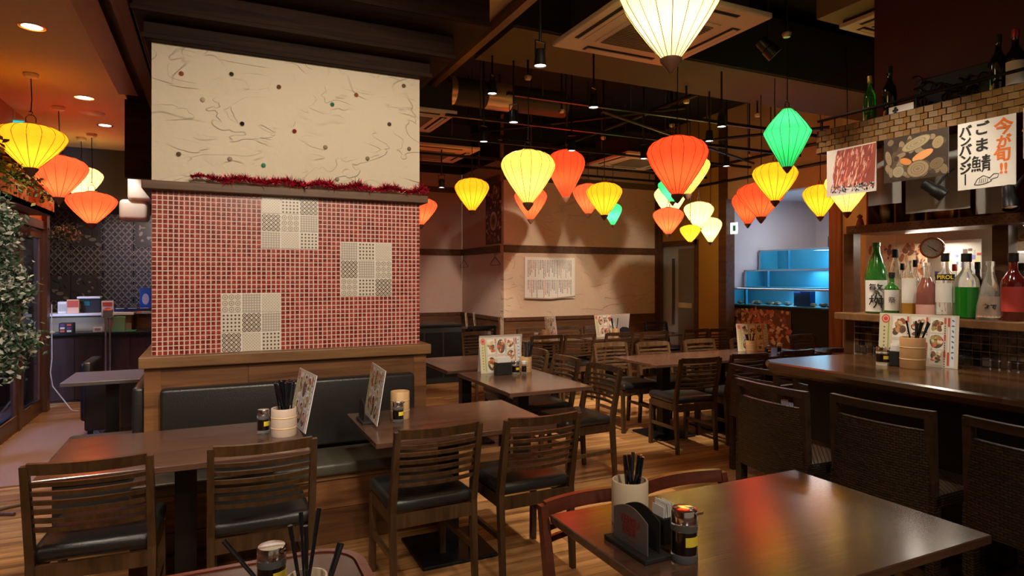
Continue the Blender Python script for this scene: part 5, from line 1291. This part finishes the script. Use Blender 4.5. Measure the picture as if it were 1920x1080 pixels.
for k in range(16):
    y_=5.25+k*.112; rr_=r_.uniform(.03,.06); o=MB().lathe([(rr_*.3,0),(rr_,rr_*.3),(rr_*.8,rr_*.8),(rr_*.2,rr_)],8).build('shellfish',mat('shellfish_%d'%(k%3),[(.10,.07,.04),(.30,.22,.10),(.04,.04,.04)][k%3],.6),None,True,loc=(6.99+r_.uniform(0,.1),y_,1.116)); tag(o,'small shellfish on the floor of the lowest tank, '+ORD[15-k]+' from the left','shellfish','shellfish in the lowest tank')
MB().box((6.96,5.70,1.12),(7.06,5.95,1.32)).build('filter_box',mat('filter_blue',(.01,.05,.18),.4),aq)
def d_sea(m,w,h):
    r=random.Random(40); m.rect(0,0,w,h,(.16,.06,.04),.0006)
    for k in range(260): m.ell(r.uniform(.03,.97)*w,r.uniform(.03,.97)*h,r.uniform(.02,.07),r.uniform(.012,.035),r.choice([(.55,.14,.08),(.70,.42,.22),(.30,.08,.05),(.62,.25,.16),(.12,.05,.03),(.78,.60,.42)]),.0008+k*.000003,7,r.uniform(0,3))
sheet('seafood_photo_panel','large photo panel of crabs and shellfish below the lowest tank',6.882,5.93,7.04,.42,1.055,'poster',d_sea)
tag(MB().rbox((7.8,5.0,1.92),(8.2,6.1,2.08),.01).build('dark_box',M_BLKP),'dark box on top of the uppermost tank','box')
tag(MB().box((7.55,5.2,0),(8.6,5.9,1.92)).build('rear_support',M_GREYW),'pale block supporting the dark box behind the tanks','support') if False else None
lamp('alcove_lamp','AREA',(7.6,6.0,2.66),9,(1,.92,.9),.5,(7.6,6.0,0))
es=thing('exit_sign','small lit exit sign with white face and green mark on the alcove wall','sign',(6.70,6.72,2.12)); MB().box((0,-.02,0),(.02,.10,.16)).build('case',mat('sign_lit',(.85,.9,.95),.4,emit=1.2),es); MB().box((-.003,0,.04),(0,.05,.12)).build('pictogram',mat('sign_green',(.02,.45,.35),.4),es); MB().box((.02,.0,.05),(.06,.06,.1)).build('bracket',M_WHT,es)

# ================================================================ LEFT SIDE
# planter shelf with vines
pl_=thing('planter_shelf','orange-brown timber planter shelf above the glazed doors','planter',(0,0,0))
MB().box((XL+.0,4.9,2.14),(XL+.22,8.0,2.18)).box((XL+.20,4.9,2.14),(XL+.22,8.0,2.32)).box((XL,7.98,2.14),(XL+.22,8.0,2.32)).build('box',wood('planter_wood',(.22,.08,.03),(.38,.15,.05),1,.5,True,.8),pl_)
def leaves(name,label,cat,pts,n,size,cols,seed,spread,group=None,parent_stem=None,droop=0):
    r_=random.Random(seed); m=MB()
    mats=[mat('leaf_%s_%d'%(name,i),c,.5) for i,c in enumerate(cols)]
    for k in range(n):
        a=r_.choice(pts); c=Vector(a[:3])+Vector((r_.gauss(0,1),r_.gauss(0,1),r_.gauss(0,1)))*spread*a[3]
        d=Vector((r_.gauss(0,1),r_.gauss(0,1),r_.gauss(0,.8)-droop)).normalized(); s_=d.cross(Vector((r_.gauss(0,1),r_.gauss(0,1),r_.gauss(0,1)))).normalized()
        l=size*r_.uniform(.6,1.3); w=l*.28; nn=d.cross(s_)*l*.08
        mi=r_.randrange(len(cols))
        m.add([c,c+d*l*.5+s_*w+nn,c+d*l,c+d*l*.5-s_*w+nn],[(0,1,2,3)],mi)
    t=thing(name,label,cat,(0,0,0),0,group); o=m.build('foliage',mats,t); o['kind']='stuff'
    if parent_stem: 
        q=MB(); [q.tube(*s) for s in parent_stem]; q.build('stem',M_BROWN,t)
    return t
GREEN=[(.05,.11,.015),(.10,.17,.02),(.02,.05,.012),(.18,.22,.04)]
leaves('trailing_ivy','green trailing ivy spilling over the timber planter shelf','plant',[(XL+.18,y*.1,2.34,1) for y in range(52,79)],1500,.05,GREEN,1,.07,droop=.3,parent_stem=[([(XL+.12,5.2,2.2),(XL+.15,6.4,2.36),(XL+.15,7.8,2.3)],.006)])
leaves('dried_foliage','orange lit dried foliage high on the left wall above the ivy','plant',[(XL+.16,y*.1,2.52,.55) for y in range(58,78)],1300,.08,[(.30,.12,.03),(.20,.09,.02),(.42,.18,.04),(.12,.07,.02)],2,.10,parent_stem=[([(XL+.05,5.0,2.3),(XL+.08,6.0,2.7),(XL+.05,7.0,2.6)],.008)])
tr_pts=[]; r_=random.Random(6)
tp=Vector((-1.33,5.02,0))
for k in range(34):
    z=.95+k*.0315; rad=.34*(1-(k/50))*(1 if k%11>3 else .55); 
    for j in range(5):
        a=r_.uniform(0,2*PI); q=rad*r_.uniform(.3,1); tr_pts.append((tp.x+math.cos(a)*q,tp.y+math.sin(a)*q,z-q*.25,.6))
leaves('christmas_tree','snow dusted green artificial fir tree at the left edge','tree',tr_pts,15000,.040,[(.02,.06,.03),(.04,.10,.05),(.45,.50,.45),(.10,.16,.10),(.62,.64,.58)],8,.07,droop=.1,parent_stem=[([(tp.x,tp.y,.0),(tp.x,tp.y,2.0)],.022)]+[([(tp.x-.2,tp.y-.1*s,0.01),(tp.x+.2,tp.y+.1*s,.01)],.012) for s in(-1,1)])
leaves('fir_garland','small frosted fir garland on the timber post by the doors','garland',[(XL+.12+.012*k,8.62,1.98-.02*math.sin(k),1) for k in range(14)],420,.045,[(.03,.07,.04),(.35,.40,.33),(.10,.15,.09)],11,.045,parent_stem=[([(XL+.05,8.64,2.02),(XL+.3,8.62,1.96)],.006)])
tag(MB().rbox((XL+.03,5.6,.0015),(-.95,7.9,.012),.003).build('door_mat',mat('mat_pile',(.30,.17,.10),.95,bump=.6,bs=180)),'brown coir door mat along the glazed doors','mat')
# reception counter
rcn=thing('reception_counter','long low reception counter with pale shelf and dark front before the tiled wall','counter',(0,0,0))
MB().box((-1.80,9.10,0),(-.35,9.75,.80)).build('carcass',wood('counter_dark',(.02,.010,.008),(.05,.02,.015),2,.4,True,.8),rcn)
for k in range(5): MB().box((-1.79+k*.288,9.085,.03),(-1.51+k*.288,9.099,.76)).build('front_panel',MC['counter_dark'],rcn)
MB().rbox((-1.84,9.05,.80),(-.30,9.78,.83),.004).build('worktop',M_BLACK,rcn)
MB().box((-1.82,9.40,.83),(-.95,9.72,1.02)).build('raised_unit',mat('olive_board',(.30,.23,.13),.5),rcn)
MB().rbox((-1.86,9.36,1.02),(-.92,9.76,1.05),.004).build('raised_top',M_PAPER,rcn)
MB().rbox((-.98,9.55,1.02),(-.2,10.1,1.05),.004).build('steel_ledge',M_CHROME,rcn)
MB().box((-.98,9.6,.83),(-.2,9.9,1.02)).build('ledge_body',M_BROWN,rcn)
def boxthing(name,label,cat,px0,py0,px1,py1,Y,d,m,detail=None,z0=None,grp=None):
    p=atY(px0,py0,Y); q=atY(px1,py1,Y); zb=z0 if z0 is not None else q.z
    t=thing(name,label,cat,((p.x+q.x)/2,Y,zb),0,grp); w=(q.x-p.x)/2; h=p.z-zb
    MB().rbox((-w,0,0),(w,d,h),min(.006,w*.2)).build('body',m,t)
    if detail: detail(t,w,h)
    return t
def det_rect(c,fr=(.1,.2,.9,.8)):
    def f(t,w,h): MB().box((-w+2*w*fr[0],-.003,h*fr[1]),(-w+2*w*fr[2],-.0005,h*fr[3])).build('print',c,t)
    return f
RM=mat('red_print',(.55,.08,.03),.5); OM=mat('orange_print',(.75,.16,.03),.5); GM=mat('green_print',(.12,.22,.05),.5)
boxthing('receipt_printer','cream box on the left of the pale shelf','box',108,566,125,588,9.45,.12,M_PAPER,det_rect(mat('grey_print',(.5,.48,.4),.5)),1.051)
boxthing('leaflet_holder','red and orange leaflet holder standing on the pale shelf','leaflet holder',125,562,148,587,9.40,.05,mat('peach_card',(.80,.45,.28),.5),det_rect(RM,(.05,.45,.95,.95)),1.051)
boxthing('cash_register','black cash register screen with white top on the pale shelf','cash register',152,560,188,587,9.50,.15,M_BLKP,lambda t,w,h:(MB().rbox((-w*1.4,-.02,h),(w*1.0,.16,h+.025),.004).build('white_lid',M_WHT,t),MB().box((-w*.7,-.004,h*.5),(-w*.1,-.0005,h*.8)).build('screen',mat('teal_screen',(.02,.12,.14),.3),t)),1.051)
boxthing('paper_sign','white and orange hanging paper sign on the chrome pole','sign',190,564,213,594,9.12,.01,M_PAPER,lambda t,w,h:(MB().tube([(0,.005,.005),(0,.005,.83-t.location.z)],.006,6).build('stem',M_CHROME,t),MB().ell(0,h*.25,w*.85,h*.32,None,.002,16).build('orange_disc',OM,t),MB().box((-w*.8,-.003,h*.65),(w*.8,-.0005,h*.9)).build('lettering_band',RM,t)))
boxthing('blue_display_case','dark blue glass-fronted case on the steel ledge','display case',214,578,283,602,9.6,.25,mat('navy',(.015,.03,.10),.2),lambda t,w,h:[MB().box((-w+w*.08+k*w*.66,-.003,h*.82),(-w+w*.55+k*w*.66,-.0005,h*.97)).build('light_strip',M_WHT,t) for k in range(3)],1.051)
boxthing('green_booklet','green patterned booklet display on the low worktop','booklet',198,594,235,622,9.15,.03,mat('green_card',(.16,.25,.07),.5),det_rect(mat('red_green_print',(.40,.14,.06),.5),(.08,.35,.4,.8)))
boxthing('green_basket','green plastic basket with a white tag on the worktop','basket',206,626,253,640,9.06,.22,mat('green_plastic',(.02,.22,.09),.4),det_rect(M_PAPER,(.25,.15,.7,.95)),.831)
boxthing('paper_card','cream patterned card standing on the worktop by the pole','card',174,613,192,641,9.12,.01,M_PAPER,det_rect(mat('brown_print',(.35,.2,.12),.5),(.2,.3,.8,.7)),.831)
boxthing('paper_card','smaller cream card right of the patterned card','card',193,620,204,641,9.16,.01,M_PAPER,det_rect(mat('grey_print',(.5,.48,.4),.5)),.831)
boxthing('cosmetic_packets','dark packet rack with small red packets under the pale shelf','packet rack',110,606,138,645,9.10,.12,M_BLKP,lambda t,w,h:[MB().box((-w*.8+i*w*.9,-.004,h*(.1+.3*j)),(-w*.2+i*w*.9,-.0005,h*(.3+.3*j))).build('packet',[RM,mat('cream_packet',(.6,.45,.3),.5),mat('purple_packet',(.12,.03,.12),.5)][(i+j)%3],t) for i in range(2) for j in range(3)],.831)
boxthing('blue_bottle_toy','round blue and white ornament at the far right end of the steel ledge','ornament',262,540,284,578,9.95,.06,mat('blue_ceramic',(.03,.15,.5),.3,coat=.5),lambda t,w,h:MB().ell(0,h*.5,w*.6,h*.25,None,.004,14).build('white_patch',M_PAPER,t),1.051)
# chrome barrier pole
bp_=thing('chrome_stand','twin chrome pole stand with flat base plate by the reception','stand',(-1.13,8.80,0))
MB().rbox((-.22,-.15,0),(.22,.15,.02),.003).build('base_plate',M_CHROME,bp_)
for s in(-.022,.022): MB().tube([(s,0,.02),(s,0,1.02)],.012,12).build('pole',M_CHROME,bp_,True)
MB().rbox((-.05,-.02,1.02),(.05,.02,1.12),.006).build('head',M_CHROME,bp_)
# white indoor unit hanging right before the pillar
wu=thing('white_wall_unit','white rounded air duct unit hanging at the left edge of the pillar, far back','unit',atD(262,372,7.9)); wu.scale=(1.04,1.04,1.04)
MB().rbox((-.11,-.2,-.05),(.16,.2,.27),.05,n=4).build('upper_body',mat('grey_white',(.42,.41,.42),.5),wu,True); MB().rbox((-.20,-.16,-.28),(.10,.16,-.03),.05,n=4).build('lower_body',mat('grey_white',(.42,.41,.42),.5),wu,True)
MB().tube([(0,0,.26),(0,0,(3.1-wu.location.z)/1.04)],.012,8).build('hanger_rod',M_BLACK,wu)
# cord and plug hanging on the post
cb3=MB().tube([(XL+.10,8.50,1.2),(XL+.11,8.46,.6),(XL+.10,8.44,.45),(XL+.12,8.44,.30),(XL+.30,8.40,.03),(XL+.36,8.42,.008)],.006,6).build('extension_lead',M_WHT); tag(cb3,'thin white cord hanging down the door post to the floor','cord')
sg=thing('hanging_exit_sign','small turquoise exit sign under the tan ceiling behind the big yellow lantern','sign',atD(27,240,6.0)); MB().box((-.09,-.01,-.09),(.09,.01,.09)).build('case',M_WHT,sg); MB().box((-.01,-.014,-.07),(.08,-.01,.07)).build('lit_face',mat('turquoise_lit',(.02,.5,.5),.4,emit=.8),sg); MB().tube([(0,0,.09),(0,0,3.1-sg.location.z)],.006,6).build('stem',M_WHT,sg)
# dark chair/stool with arms beyond the side bench and black metal chair at left edge
ar=thing('black_armchair','black upholstered armchair beyond the side bench','armchair',(-.78,7.15,0),R(-90))
MB().rbox((-.28,-.25,.18),(.28,.28,.42),.03,n=3).build('seat',M_LEA,ar,True); MB().rbox((-.28,-.32,.18),(.28,-.22,.72),.03,n=3).build('backrest',M_LEA,ar,True); MB().rbox((-.33,-.28,.10),(-.27,.28,.55),.02,n=3).build('armrest',M_LEA,ar,True); MB().rbox((.27,-.28,.10),(.33,.28,.55),.02,n=3).build('armrest',M_LEA,ar,True)
for sx in(-.26,.26):
    for sy in(-.24,.24): MB().box((sx-.02,sy-.02,0),(sx+.02,sy+.02,.18)).build('foot',M_BLACK,ar)
el=thing('metal_armchair','black tubular chair armrest cut off by the left edge of the view','chair',(-1.44,4.32,0))
for sy in(-.2,.2): MB().tube([(-.22,sy,0),(-.22,sy,.62),(-.18,sy,.66),(.02,sy,.66),(.06,sy,.62),(.06,sy,0)],.016,10).build('side_frame',M_BLACK,el,True)
MB().rbox((-.24,-.2,.40),(.05,.2,.45),.015).build('seat',M_LEA,el,True); MB().rbox((-.26,-.2,.45),(-.22,.2,.85),.015).build('backrest',M_LEA,el,True)
